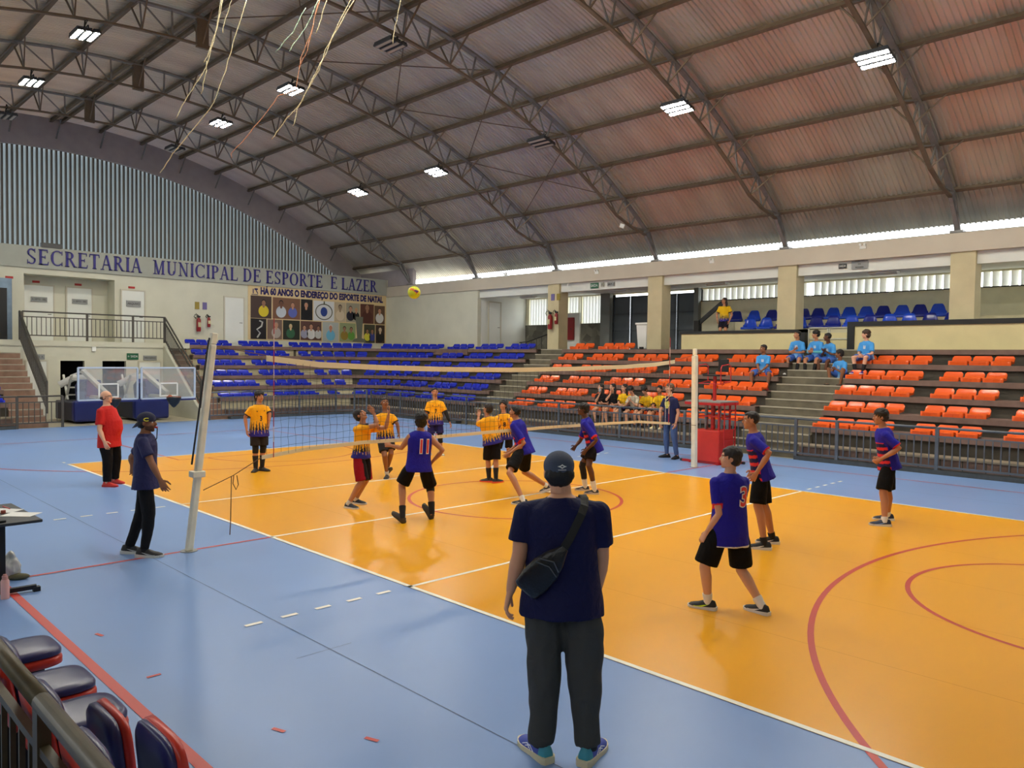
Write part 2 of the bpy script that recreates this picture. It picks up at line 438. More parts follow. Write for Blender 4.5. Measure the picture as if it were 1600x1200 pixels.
def wtext(s, size, c, facing, m, parent=None, name='lettering', maxw=None, sx=1.0, bold=0.0, R=None):
    cu = bpy.data.curves.new(name, 'FONT'); cu.body = s; cu.size = size; cu.align_x = 'CENTER'; cu.align_y = 'CENTER'; cu.offset = bold; cu.resolution_u = 3
    o = bpy.data.objects.new('t', cu); col.objects.link(o); bpy.context.view_layer.update()
    me = bpy.data.meshes.new_from_object(o.evaluated_get(bpy.context.evaluated_depsgraph_get()))
    bpy.data.objects.remove(o)
    xs = [v.co.x for v in me.vertices]; wd = max(xs) - min(xs); cx0 = (max(xs) + min(xs)) / 2
    if maxw and wd * sx > maxw or (maxw and sx < 0): sx = maxw / wd
    if facing == 'x': Rm = Matrix(((0, 0, 1), (1, 0, 0), (0, 1, 0)))
    elif facing == '-y': Rm = Matrix(((1, 0, 0), (0, 0, -1), (0, 1, 0)))
    else: Rm = R
    for v in me.vertices: v.co = Rm @ V(((v.co.x - cx0) * sx, v.co.y, 0))
    b = bmesh.new(); b.from_mesh(me)
    ex = bmesh.ops.extrude_face_region(b, geom=b.faces[:]); nrm = Rm @ V((0, 0, 1))
    for e in ex['geom']:
        if isinstance(e, bmesh.types.BMVert): e.co += nrm * .004
    bmesh.ops.recalc_face_normals(b, faces=b.faces); b.to_mesh(me); b.free()
    me.materials.clear(); me.materials.append(m)
    o = bpy.data.objects.new(name, me); col.objects.link(o); o.location = c
    if parent is not None:
        o.parent = parent; o.matrix_parent_inverse = Matrix.Translation(parent.location).inverted()
    return o
m_sred = mat('sign_red', (176, 40, 36), 0.5)
m_wht = mat('paint_white', (232, 232, 226), 0.5)
for y0, z, x, w_ in ((-1.6, 4.95, -23.8, 'left recessed door'), (-.18, 4.95, -23.8, 'right recessed door'), (1.5, 4.92, -23, 'door right of the recess'), (-2.62, 4.98, -23, 'far left end of the wall')):
    plate('room_sign', x, y0 - .1, y0 + .14, z, z + .08, m_sred, 'small red sign above the ' + w_, 'sign')
for y0, z, x, w_, t in ((-1.5, 4.25, -23.74, 'left recessed door', 'A. DEPTO. - SEEL'), (-.12, 4.25, -23.74, 'right recessed door', 'A. DEPTO. - SEEL'), (1.57, 4.2, -22.94, 'door right of the recess', 'ARQUIVO')):
    plate('door_plate', x, y0 - .27, y0 + .27, z, z + (.18 if t[0:2] == 'A.' else .24), m_signg, 'grey name plate on the ' + w_, 'sign', text=t)
plate('exit_sign', -21.99, 1.0, 1.42, 2.14, 2.38, m_green, 'green exit sign over the store-room doorway behind the hoops', 'sign', text='\u2190 SAIDA', tm=m_wht)
plate('door_plate', -21.99, 1.6, 2.1, 2.12, 2.3, m_signg, 'grey plate right of the green exit sign', 'sign', text='VESTI\u00c1RIO')
plate('door_plate', -21.99, -2.25, -1.75, 2.12, 2.3, m_signg, 'grey plate over the left lower door', 'sign', text='ATEND. A')
# emergency lamp on the lower wall
b = MB(); b.box(-21.99, -21.93, -.22, -.08, 2.43, 2.6); o = tag(b.build('emergency_light', m_wht, bevel=.01), 'small white box lamp on the wall under the balcony', 'light')
# metal-framed doorway at the far left on the walk
b = MB(); b.box(-22.6, -22.5, -3.6, -2.62, 2.75, 4.95); o = b.build('metal_door_panel', mat('galvanised', (128, 148, 168), 0.3, 0.6, var=0.2), bevel=.01)
tag(o, 'bluish metal door panel at the head of the far left steps', 'door panel')
b = MB(); b.box(-22.49, -22.47, -3.1, -2.78, 2.78, 4.6); b.build('dark_opening', m_black, o)

# =========================================================== arch wall with louvres (x = -25.4)
YA = -.48
def roofz(y, R=23.0, top=11.4): return top - R + math.sqrt(max(0, R * R - (y - YA) ** 2))
XW = -25.4
ys = [-14.2 + i * .35 for i in range(81)]
def louz(y): return min(roofz(y) - 1.03, 99)
b = MB()
for i in range(len(ys) - 1):
    y0, y1 = ys[i], ys[i + 1]
    for (za, zb) in ((max(6.1, louz(y0)), max(6.1, louz(y1))),):
        b.add([V((XW, y0, za)), V((XW, y1, zb)), V((XW, y1, roofz(y1) + .5)), V((XW, y0, roofz(y0) + .5)),
               V((XW - .2, y0, za)), V((XW - .2, y1, zb)), V((XW - .2, y1, roofz(y1) + .5)), V((XW - .2, y0, roofz(y0) + .5))],
              [(0, 1, 2, 3), (7, 6, 5, 4), (0, 4, 5, 1), (2, 6, 7, 3)])
struct(b.build('wall_arch', m_archw, fix=False))
y = -12.9; i = 0
lou = empty('wall_louvre', (XW - .3, 0, 6)); struct(lou)
bw = MB(); bg_ = MB()
while y < 12.7:
    zt = louz(y) + .1
    if zt > 6.2:
        a = math.radians(54)
        R = rotz(a); w_ = .155
        bw.box(-w_ / 2, w_ / 2, -.012, .012, 6.0 - 6, zt - 6, R, V((0, y, 0)))
        bg_.box(-.03, .03, -.012, .07, 6.0 - 6, zt - 6, rotz(math.radians(0)), V((.08, y + .02, 0)))
    y += .168
struct(bw.build('window_louvre_blades', m_fin, lou)); struct(bg_.build('window_louvre_posts', m_fing, lou))

# =========================================================== side wall (y = 13.6) beam, columns, gallery
b = MB(); b.box(-25.5, -20.95, 13.7, 13.9, 5.86, 6.7); struct(b.build('wall_eave', m_archw))
b = MB(); b.box(-25.6, -23.05, -14, 13.6, 6.19, 6.2); b.box(-23, 9.5, 13.61, 14.02, 5.85, 5.865); struct(b.build('trim_13', mat('beam_bounce_block', (66, 62, 56), .9)))  # unseen dark caps added to stop sky light bouncing up onto the roof
b = MB(); b.box(-23.0, 9.5, 13.6, 13.85, 5.35, 5.85); b.box(-23, 9.5, 13.85, 14.0, 5.6, 5.85); struct(b.build('trim_9', mat('beam_cream', (200, 190, 172), 0.8, var=0.06, vscale=1)))
b = MB(); b.box(-16.2, 9.5, 13.78, 13.98, 5.02, 5.36); struct(b.build('trim_10', m_wall2))
b = MB(); b.box(-23.2, -16.2, 13.66, 13.86, 2.7, 5.36); b.box(-23.4, -22.99, 13.61, 13.9, 2.6, 6.2)
struct(b.build('wall_side', m_wall))
b = MB(); wallx(b, -16.19, 13.87, 16.69, 2.76, 5.14); struct(b.build('wall_recess', m_wall2))
door('door_7', -16.17, 14.3, 15.0, 2.75, 4.85)
b = MB(); b.box(-16.4, 9.5, 13.85, 17, 5.15, 5.4); struct(b.build('ceiling_gallery', m_wall2))
b = MB(); b.box(-16.4, 9.5, 14.0, 17.1, 5.4, 5.46); struct(b.build('trim_14', mat('gallery_bounce_block', (40, 40, 38), .9)))  # dark sheet added out of view to cut sky bounce under the eave
for i, (xc, wx) in enumerate(((-11.7, 1.06), (-6.84, .93), (-1.93, .83), (2.95, .75), (7.75, .8))):
    b = MB(); b.box(xc - .3, xc + .3, 13.66, 14.2, 2.75, 5.36)
    struct(b.build('wall_column', m_colm))
holes = [(-16.0, -14.75, 3.92, 5.1), (-13.75, -13.65, 4.4, 5.1), (-13.6, -12.85, 4.4, 5.1), (-12.8, -11.55, 3.93, 5.1),
         (-11.1, -9.3, 2.75, 5.1), (-8.9, -7.05, 2.75, 5.1), (-6.85, 9.4, 4.66, 5.1)]
b = MB(); wally(b, 16.7, -16.4, 9.5, 2.75, 5.2, holes); struct(b.build('wall_gallery', mat('panel_cream', (232, 228, 200), 0.7, var=0.06)))
b = MB(); b.box(-16.2, -14.75, 16.66, 16.7, 2.75, 3.92); b.box(-12.8, -11.5, 16.66, 16.7, 2.75, 3.92)
m_stone = mat('stone_cladding', (112, 110, 100), 0.8, bump=.3)
n_ = m_stone.node_tree.nodes; l_ = m_stone.node_tree.links
vo = n_.new('ShaderNodeTexVoronoi'); vo.inputs['Scale'].default_value = 3.2
cr = n_.new('ShaderNodeMapRange'); cr.inputs[3].default_value = .55; cr.inputs[4].default_value = 1.25
hs = n_.new('ShaderNodeHueSaturation'); hs.inputs['Color'].default_value = lin((112, 110, 98))
tc = n_.new('ShaderNodeTexCoord'); l_.new(tc.outputs['Object'], vo.inputs['Vector'])
sp_ = n_.new('ShaderNodeSeparateColor'); l_.new(vo.outputs['Color'], sp_.inputs[0]); l_.new(sp_.outputs[0], cr.inputs[0])
l_.new(cr.outputs[0], hs.inputs['Value']); l_.new(hs.outputs[0], n_['Principled BSDF'].inputs['Base Color'])
struct(b.build('wall_stone', m_stone))
# fins in the gallery windows, one window a structure object
def fins(x0, x1, z0, z1, step, name, ang=58, w_=.17):
    b = MB(); x = x0 + step / 2; R = rotz(math.radians(ang))
    while x < x1 - .02:
        b.box(-w_ / 2, w_ / 2, -.01, .01, z0, z1, R, V((x, 16.8, 0))); x += step
    fr = MB(); fr.box(x0, x1, 16.66, 16.72, z0 - .03, z0)
    o = struct(b.build(name, m_fin2)); struct(fr.build(name + '_sill', m_black))
fins(-16.0, -14.75, 3.92, 5.1, .17, 'window_1'); fins(-13.75, -12.85, 4.4, 5.1, .17, 'window_2'); fins(-12.8, -11.55, 3.93, 5.1, .17, 'window_3')
for i, (xa, xb) in enumerate(((-6.85, -5.0), (-4.9, -2.6), (-2.5, 0), (.1, 2.5), (2.6, 5), (5.1, 9.4))):
    fins(xa, xb, 4.66, 5.1, .24, 'window_%d' % (4 + i), 40, .2)
b = MB(); b.box(-11.6, -11.1, 16.5, 16.9, 2.75, 5.15); b.box(-7.05, -6.85, 16.5, 16.9, 2.75, 5.15); struct(b.build('wall_pier', mat('pier_grey', (120, 124, 122), 0.7)))
b = MB(); b.box(-13.78, -12.84, 16.62, 16.7, 2.75, 4.4); struct(b.build('wall_panel', m_wall2))
# metal gates
for i, (xa, xb, w_) in enumerate(((-11.08, -10.24, 'left of the column behind the white bin'), (-10.19, -9.3, 'directly behind the white bin'), (-8.88, -7.98, 'right of the column behind the white bin'), (-7.94, -7.07, 'at the foot of the tribune ramp'))):
    g = empty('metal_gate', (xa, 16.75, 2.75), 'tall dark grey sheet metal gate leaf ' + w_, 'gate', 'sheet metal gates')
    b = MB(); b.box(0, xb - xa, 0, .03, .03, 2.25); b.build('panel', m_gate, g)
    b = MB()
    for z_ in (.03, .8, 1.5, 2.2): b.box(0, xb - xa, -.03, .0, z_, z_ + .05)
    b.box(0, .05, -.03, 0, .03, 2.25); b.box(xb - xa - .05, xb - xa, -.03, 0, .03, 2.25); b.build('frame', mat('gate_frame', (66, 73, 80), 0.5), g)
# tribune
b = MB(); b.box(-23.4, -22.0, -3.5, -2.5, 0, 2.75); struct(b.build('wall_stair', m_wall))
b = MB(); b.box(-23.1, -22.9, -1.6, -.95, 6.19, 6.36); tag(b.build('vent_box', mat('vent_grey', (84, 84, 82), .6)), 'dark grey box standing on the lettered band before the louvres', 'vent box')
b = MB(); b.box(-5.5, -1.35, 13.35, 13.6, 2.7, 3.27); b.box(.3, 9.5, 13.35, 13.6, 2.7, 3.42); struct(b.build('wall_parapet', m_beige))
b = MB(); b.box(-5.55, -1.15, 13.31, 13.64, 3.27, 3.36); b.box(.1, 9.5, 13.31, 13.64, 3.42, 3.55)
b.box(-1.35, -1.15, 13.31, 13.64, 2.75, 3.36); b.box(.1, .3, 13.31, 13.64, 2.75, 3.42)
b.bar((-5.85, 14.9, 3.68), (-4.75, 14.9, 4.5), .08, .14); b.box(-5.95, -5.75, 14.8, 15.0, 2.75, 3.8)
struct(b.build('trim_11', m_black))
b = MB(); b.box(-5.4, 9.5, 13.6, 15.0, 2.75, 3.0); b.box(-4.9, 9.5, 14.55, 15.5, 2.9, 3.4); b.box(-4.7, 9.5, 15.45, 16.7, 2.9, 3.74)
struct(b.build('floor_tribune', mat('tribune_cream', (206, 198, 168), 0.7, var=0.05)))
g = empty('low_gate', (-.5, 13.4, 2.75), 'low cream gate with bars at the head of the wide steps', 'gate')
b = MB()
for x in (-.6, -.02, .03, .58):
    b.box(x, x + .035, 0, .03, 0, .66)
for z_ in (.0, .3, .63): b.box(-.6, .6, 0, .03, z_, z_ + .035)
b.build('frame', mat('gate_white', (190, 188, 172), .6), g)
b = MB(); b.box(-.58, .58, .03, .05, .04, .5); b.build('panel', m_beige, g)
# signs and fittings on the side wall
def ysign(name, q, x0, x1, z0, z1, m, label, text=None, tm=None, y=13.76):
    b = MB(); b.box(x0, x1, y - .02, y, z0, z1); o = tag(b.build(name, m), label, 'sign')
    if text:
        L = text.split('|')
        for i, t in enumerate(L):
            wtext(t, (z1 - z0) * .72 / len(L), V(((x0 + x1) / 2, y - .022, z1 - (z1 - z0) * (i + .5) / len(L))), '-y', tm or m_black, parent=o, maxw=(x1 - x0) * .85)
    return o
ysign('exit_sign', 0, -9.87, -9.48, 5.08, 5.28, m_green, 'green exit sign hung on the lintel left of the grey plate', 'SAIDA', m_wht)
ysign('wall_plate', 0, -9.05, -8.72, 5.12, 5.27, m_signg, 'grey plate on the lintel right of the green exit sign', 'SALA 2')
ysign('small_notice', 0, -9.37, -9.22, 5.12, 5.27, m_band, 'tiny pale notice between exit sign and grey plate', 'X')
ysign('tribune_sign', 0, .0, .46, 5.1, 5.38, m_signg, 'grey three-line sign over the tribune of honour', 'TRIBUNA|DE|HONRA')
ysign('exit_sign', 0, -.38, -.15, 5.15, 5.28, m_black, 'small dark exit sign left of the three-line tribune sign', 'SAIDA', m_wht)
for i, (u_, w_) in enumerate(((790, 'over the pale side wall'), (932, 'above the green exit sign'), (1112, 'above the tribune ramp'), (1348, 'above the tribune of honour'))):
    p = ony(u_, 430 if i < 1 else (426, 409, 386)[i - 1], 13.58)
    e = empty('emergency_light', p, 'twin-headed emergency light on the beam ' + w_, 'light', 'emergency lights on the long beam')
    b = MB(); b.box(-.09, .09, 0, .03, -.05, .05); b.build('housing', m_wht, e, bevel=.01)
    for s in (-1, 1):
        b = MB(); b.tube([(s * .06, 0, .08), (s * .06, -.05, .07)], .035, 10); b.build('lamp_head', m_wht, e, smooth=False)
# small round security camera at column top
e = empty('security_camera', (-10.9, 13.62, 5.28), 'small white security camera on the first column top', 'camera')
b = MB(); b.box(-.04, .04, 0, .04, -.03, .05); b.build('bracket', m_wht, e)
b = MB(); b.tube([(0, 0, 0), (.12, -.14, -.04)], .035, 10); b.build('camera_body', m_wht, e)
# gallery ceiling lamps
for (x, y, w_) in ((-15.0, 15.6, 'near the left stair window'), (-9.9, 15.6, 'before the metal gates'), (-5.4, 15.4, 'over the tribune ramp'), (.3, 15.4, 'over the tribune seats')):
    e = empty('ceiling_lamp', (x, y, 5.15), 'white tube lamp under the gallery ceiling ' + w_, 'lamp', 'gallery ceiling lamps')
    b = MB(); b.box(-.42, .42, -.14, .14, -.05, 0); b.build('housing', m_wht, e, bevel=.01)
    for s in (-1, 1):
        b = MB(); b.tube([(-.38, s * .07, -.07), (.38, s * .07, -.07)], .016, 8); b.build('tube', m_wht, e)

# =========================================================== roof
b = MB(); R_ = 23.0
npd = int(34.2 / .13); ny = 40
xs = [-25.7 + (i // 4) * .13 + (0, .05, .065, .115)[i % 4] for i in range(npd * 4 + 1)]; nx = len(xs) - 1
yy = [-14.9 + i * (29.2 / ny) for i in range(ny + 1)]
vs = []
for y in yy:
    z = roofz(y) + .14; a = math.asin((y - YA) / R_)
    for i, x in enumerate(xs):
        d = (0, 0, .036, .036)[i % 4]
        vs.append((x, y + math.sin(a) * d, z + math.cos(a) * d))
n1 = nx + 1; fs = [(j * n1 + i, (j + 1) * n1 + i, (j + 1) * n1 + i + 1, j * n1 + i + 1) for j in range(ny) for i in range(nx)]
b.add(vs, fs)
m_roof = mat('roof_foil', (224, 222, 212), 0.35, 0.78, var=0.10, vscale=.6, stretch=(2.5, .3, 1), rvar=.1)
o = struct(b.build('ceiling', m_roof, smooth=False, fix=False))
b = MB()
for j in range(ny):
    b.add([V((8.4, yy[j], roofz(yy[j]) + .14)), V((22, yy[j], roofz(yy[j]) + .14)), V((22, yy[j + 1], roofz(yy[j + 1]) + .14)), V((8.4, yy[j + 1], roofz(yy[j + 1]) + .14))], [(0, 1, 2, 3)])
struct(b.build('ceiling_far', m_roof, fix=False))
# enclosing walls behind the viewpoint
b = MB(); b.box(-25.6, 22, -15.2, -15, 0, 5.7); b.box(22, 22.2, -15.2, 17, 0, 12); b.box(9.5, 22, 13.6, 13.8, 0, 5.8)
struct(b.build('wall_back', m_wall))
# translucent roof lights / gaps are the open strips above the beams

# purlins: one thing each
JY = [-.48 + d for d in (1.6, 3.2, 4.8, 6.38, 7.95, 9.5, 11.0, 12.33, 13.68)]
allj = sorted([YA] + JY + [2 * YA - j for j in JY])
def nrm(y):
    a = math.asin((y - YA) / R_); return V((0, math.sin(a), math.cos(a)))
for i, y in enumerate(allj):
    n = nrm(y); c = V((0, y, roofz(y)))
    if abs(y - YA) < .1: offs = (-.17, .17)
    else: offs = (0,)
    tname = 'roof purlin nearest the eave of the long far wall' if i == len(allj) - 1 else ('twin roof purlin along the ridge' if len(offs) == 2 else '')
    k = i - len(allj) // 2
    if not tname: tname = ('brown steel roof purlin, ' + NTH[abs(k) - 1] + (' from the ridge towards the far stand' if k > 0 else ' from the ridge towards the near side'))
    e = empty('roof_purlin', (0, y, roofz(y)), tname, 'purlin', 'roof purlins')
    b = MB(); t = V((0, n.z, -n.y))
    for o_ in offs:
        p = n * .06 + t * o_
        b.bar(V((-25.4, 0, 0)) + p, V((9.5, 0, 0)) + p, .05, .13, up=n)
        b.bar(V((-25.4, 0, 0)) + p - n * .06, V((9.5, 0, 0)) + p - n * .06, .10, .02, up=n)
    b.build('beam', m_steelb, e)
    b = MB()   # knee braces down to the end wall
    if -9 < y < 12.6:
        b.bar(V((-24.7, 0, 0)), V((-25.35, 0, -.62)), .05, .04, up=n); b.build('wall_brace', m_steel, e)
# trusses
TX = (-21.2, -16.4, -11.63, -6.87, -2.05, 2.77)
TN = ['nearest the lettered end wall', 'second from the lettered end wall', 'third from the lettered end wall', 'crossing above the net, fourth from the end wall', 'fifth from the end wall', 'rightmost in view']
def innerpt(y):  # lower chord
    n = nrm(y); d = .75
    e = abs(y - YA)
    if e > 12.6: d = max(.12, .75 * (14.1 - e) / 1.5)
    return V((0, y, roofz(y))) - n * d
allh = []
for i in range(len(allj) - 1): allh += [allj[i], (allj[i] + allj[i + 1]) / 2]
allh.append(allj[-1])
def build_truss():
    e = empty('roof_truss', (0, 0, 0))
    b = MB()
    for i in range(len(allh) - 1):
        y0, y1 = allh[i], allh[i + 1]; n = nrm((y0 + y1) / 2)
        a = V((0, y0, roofz(y0))) - nrm(y0) * .05; c = V((0, y1, roofz(y1))) - nrm(y1) * .05
        b.bar(a, c, .15, .05, up=n)
    b.build('upper_chord', m_steel, e)
    b = MB()
    for i in range(len(allh) - 1):
        b.bar(innerpt(allh[i]), innerpt(allh[i + 1]), .10, .05, up=nrm(allh[i]))
    b.build('lower_chord', m_steelb, e)
    b = MB()
    for i, y in enumerate(allh):
        a = V((0, y, roofz(y))); c = innerpt(y)
        if i % 2 == 0: b.bar(a, c, .035, .035)
        else: b.bar(a, c, .04, .04)
        if i + 1 < len(allh):
            y2 = allh[i + 1]
            if i % 2 == 0: b.bar(a, innerpt(y2), .035, .035)
            else: b.bar(c, V((0, y2, roofz(y2))), .035, .035)
    wb = b.build('web', m_steel, e)
    b = MB()   # hinge plates at the ridge
    b.box(-.05, .05, YA - .16, YA + .16, innerpt(YA).z - .08, roofz(YA)); b.build('ridge_hinge', m_steelb, e)
    for s in (-1, 1):
        b = MB(); ye = YA + s * 13.95
        p = V((0, YA + s * 14.25, 5.93)); yj = YA + s * 13.68; q = V((0, yj, roofz(yj)))
        b.bar(q, p, .15, .07); b.bar(innerpt(yj), p, .1, .06); b.box(-.16, .16, p.y - .13, p.y + .13, 5.85, 5.93); b.bar(innerpt(yj) + V((0, 0, .1)), q, .16, .05); b.build('foot', m_steel, e)
    for y in allj[2:-1]:
        b = MB(); c = innerpt(y)
        for s in (-1, 1):
            b.bar(c, V((s * .62, y, roofz(y) + .01)), .035, .035)
        b.build('flying_brace', m_steelb, e)
    return e
tr = build_truss()
for i, x in enumerate(TX):
    t = tr if i == 0 else dup(tr)
    t.location = (x, 0, 0)
    tag(t, 'arched steel lattice roof truss ' + TN[i], 'truss', 'arched roof trusses')
# wind bracing rods between two trusses
pairs = [(-6.87, -11.63, JY[3], JY[5]), (-11.63, -6.87, JY[3], JY[5]), (-6.87, -11.63, JY[5], JY[7]), (-11.63, -6.87, JY[5], JY[7]), (-6.87, -11.63, JY[1], JY[3]), (-11.63, -6.87, JY[1], JY[3]), (-11.63, -6.87, YA, JY[1]), (-6.87, -11.63, YA, JY[1])]
for i in range(0, len(pairs), 2):
    ya, yb = pairs[i][2], pairs[i][3]; yc = (ya + yb) / 2
    e = empty('cross_bracing', (-9.25, yc, roofz(yc)), 'crossed thin wind bracing rods under the roof, %s pair down from the ridge' % NTH[[2, 3, 1, 0][i // 2]], 'cross bracing', 'wind bracing of the roof')
    for xa, xb, _, _ in pairs[i:i + 2]:
        b = MB(); o_ = e.location; b.tube([V((xa, ya + .05, roofz(ya) - .04)) - o_, V((xb, yb - .05, roofz(yb) - .04)) - o_], .016, 6); b.build('rod', m_steelb, e)

# flood lights
m_lamp = emis('lamp_on', (255, 250, 236), LAMP_STRENGTH)
m_lampoff = mat('lamp_off', (176, 168, 158), .3)
m_hous = mat('lamp_housing', (70, 72, 78), .5, .5)
def make_lamp(on):
    e = empty('flood_light')
    for k in range(3):
        y = (k - 1) * .185
        b = MB(); b.box(-.36, .36, y - .078, y + .078, .0, .05)
        for q in range(7): b.box(-.34, .34, y - .07 + q * .022, y - .064 + q * .022, .05, .1)
        h = b.build('module', m_hous, e)
        b = MB(); b.box(-.335, .335, y - .04, y + .04, -.008, 0); b.build('diffuser', m_lamp if on else m_lampoff, h)
    b = MB(); b.tube([(-.3, 0, .05), (-.3, 0, .16), (.3, 0, .16), (.3, 0, .05)], .015, 6); b.tube([(0, 0, .16), (0, .05, .42)], .02, 8); b.tube([(0, .02, .24), (.1, .06, .34), (0, .05, .42)], .012, 6)
    b.build('bracket', m_black, e)
    return e
lon, loff = make_lamp(True), make_lamp(False); used = {True: False, False: False}
LT = [(-11.65, -3.34, 10.19, 1, 'large lit flood light upper left under the third truss'), (-11.65, 2.13, 10.23, 1, 'lit flood light among the hanging cords'), (-11.65, 7.58, 8.81, 1, 'lit flood light above and right of the ball'),
      (-16.4, -3.39, 10.18, 1, 'lit flood light at the far left edge'), (-16.4, 2.16, 10.23, 1, 'lit flood light left of the hanging cords'), (-16.4, 7.57, 8.79, 1, 'small lit flood light nearest the wall lettering'),
      (-21.2, -3.02, 10.3, 0, 'unlit flood light above the louvres at the left edge'), (-21.2, 2.5, 10.3, 0, 'unlit flood light above the middle of the louvres'),
      (-6.9, 2.26, 10.24, 0, 'unlit flood light high at top centre'), (-6.9, 7.76, 8.94, 0, 'unlit flood light hanging right of the ball high up'),
      (-2.05, 7.68, 8.9, 1, 'lit flood light right of centre under the roof'), (2.8, 7.75, 8.89, 1, 'large lit flood light at the upper right')]
for x, y, z, on, lb in LT:
    s = lon if on else loff
    t = dup(s) if used[bool(on)] else s
    used[bool(on)] = True
    a = math.asin((y - YA) / R_) * .8
    t.location = (x, y, z - .12); t.rotation_euler = (-a * .9 if y > 0 else -a, 0, 0)
    tag(t, lb, 'flood light', 'LED flood lights under the roof')
for x, y, z in ((-6.9, -3.2, 10.2), (-2.05, -3.2, 10.2), (2.8, -3.2, 10.2), (-2.05, 2.2, 10.24), (2.8, 2.2, 10.24), (-11.65, -8.7, 8.85), (7.6, 2.2, 10.24), (7.6, 7.7, 8.9)):
    t = dup(lon); t.location = (x, y, z - .12); tag(t, 'lit flood light out of the picture above the court', 'flood light', 'LED flood lights out of the picture')
# a scrap of paper caught on a truss
b = MB(); p = onx(972, 353, -2.2); b.box(-.1, .1, -.005, .005, -.07, .07, Matrix.Rotation(.4, 3, 'Y'), V((0, 0, 0)))
tag(b.build('paper_scrap', m_wht, loc=ony(972, 353, 12.3)), 'white scrap of paper stuck on the roof truss', 'paper')

# hanging cords
m_cord = mat('cord_cream', (214, 200, 160), .7); m_cord2 = mat('cord_rust', (190, 130, 96), .7); m_cord3 = mat('cord_green', (176, 200, 176), .7)
CORDS = [([(386, 0), (370, 50), (352, 110), (335, 160), (300, 205), (270, 240), (250, 270)], m_cord, 'longest cream cord, hanging lowest at the left'),
         ([(348, 0), (340, 40), (325, 85), (318, 98)], m_cord, 'cream cord ending over the third truss'), ([(345, 0), (338, 50), (322, 105), (300, 140), (285, 165), (275, 185)], m_cord, 'cream cord just left of the longest one'),
         ([(362, 0), (352, 30), (348, 52)], m_cord, 'short cream cord at the top left'), ([(324, 95), (322, 115), (314, 147)], m_cord, 'short loose cord end under the left bundle'),
         ([(478, 12), (458, 50), (430, 82)], m_cord3, 'pale green cord, left of the right bundle'), ([(497, 0), (482, 35), (462, 65), (452, 80)], m_cord3, 'pale green cord, second in the right bundle'),
         ([(496, 0), (490, 40), (470, 90), (462, 140), (435, 150), (405, 190), (375, 225), (361, 240), (362, 247)], m_cord2, 'rusty cord with a hooked end'),
         ([(510, 0), (502, 30), (494, 52)], m_cord, 'short cream cord in the right bundle'), ([(553, 0), (530, 40), (508, 78), (498, 110), (470, 160), (440, 195), (424, 218)], m_cord, 'long cream cord in the right bundle'),
         ([(548, 0), (525, 45), (508, 85), (480, 140), (465, 170), (458, 197)], m_cord, 'cream cord right of the lit flood light'), ([(626, 0), (618, 40), (614, 68)], m_cord, 'short cream cord at top centre'),
         ([(500, 0), (492, 30), (480, 80), (466, 105)], m_cord2, 'rusty cord crossing the upper chord')]
for i, (pt, m, lb) in enumerate(CORDS):
    d = 13.0 + (i % 4) * .5
    P = [atd(u, v, d) for u, v in pt]
    P2 = []
    for j in range(len(P) - 1):
        for q in range(4):
            a = q / 4; P2.append(P[j].lerp(P[j + 1], a) + V((random.uniform(-.01, .01), random.uniform(-.01, .01), 0)))
    P2.append(P[-1])
    P2 = [P2[0] + V((0, 0, max(0, 9.9 - P2[0].z) * 0))] + P2[1:]
    b = MB(); b.tube(P2, .008, 5)
    tag(b.build('hanging_cord', m, smooth=True), lb, 'cord', 'cords hanging from the roof')

# =========================================================== stand seats
def seat_mesh():
    b = MB()
    prof = [(-.015, -.01), (-.025, .085), (.0, .108), (.05, .112), (.16, .088), (.27, .092), (.33, .13), (.37, .2), (.392, .235), (.405, .232), (.40, .19), (.36, .09), (.30, .05), (.05, .03)]
    n = len(prof); nx = 12; W2 = .214
    rings = []
    for i in range(nx + 1):
        t = -1 + 2 * i / nx; x = W2 * t
        dish = .012 * (1 - t * t)
        edge = max(0, abs(t) - .8) / .2
        ring = []
        for j, (y, z) in enumerate(prof):
            zz = z; yy2 = y
            if j in (3, 4, 5): zz -= dish
            if j in (6, 7, 8, 9): zz -= .05 * edge ** 2 * (1 if j > 6 else .3); yy2 -= .02 * edge ** 2
            if j in (0, 1, 2): yy2 += .03 * edge ** 2
            if j < 3 and abs(t) < .02: yy2 += .012; zz -= .008
            ring.append(V((x, yy2, zz)))
        rings.append(ring)
    sweep(b, rings)
    b.box(-.008, .008, -.024, -.012, .02, .075)
    return b
SEAT = {}
def seat(colname, m):
    me = seat_mesh().mesh('stand_seat'); me.materials.append(m); me.polygons.foreach_set('use_smooth', [True] * len(me.polygons)); me.set_sharp_from_angle(angle=math.radians(50)); SEAT[colname] = me
seat('blue', m_seatb); seat('orange', m_seato)
def put_seat(c, loc, rz, label, group):
    o = bpy.data.objects.new('stand_seat', SEAT[c]); col.objects.link(o); o.location = loc; o.rotation_euler = (0, 0, rz)
    tag(o, label, 'stand seat', group); return o
ROWN = {1: 'front row', 2: 'second row', 3: 'third row', 4: 'fourth row', 5: 'fifth row', 6: 'top row'}
def row_side(c, k, x0, x1, n, block, start):
    p = (x1 - x0) / n
    for i in range(n):
        x = x0 + p * (i + .5)
        put_seat(c, (x, CY + RS(k) + .03, HT(k)), 0, '%s seat, %s, %s in %s' % (c, ROWN[k], NTH[i], block), '%s seats in %s' % (c, block))
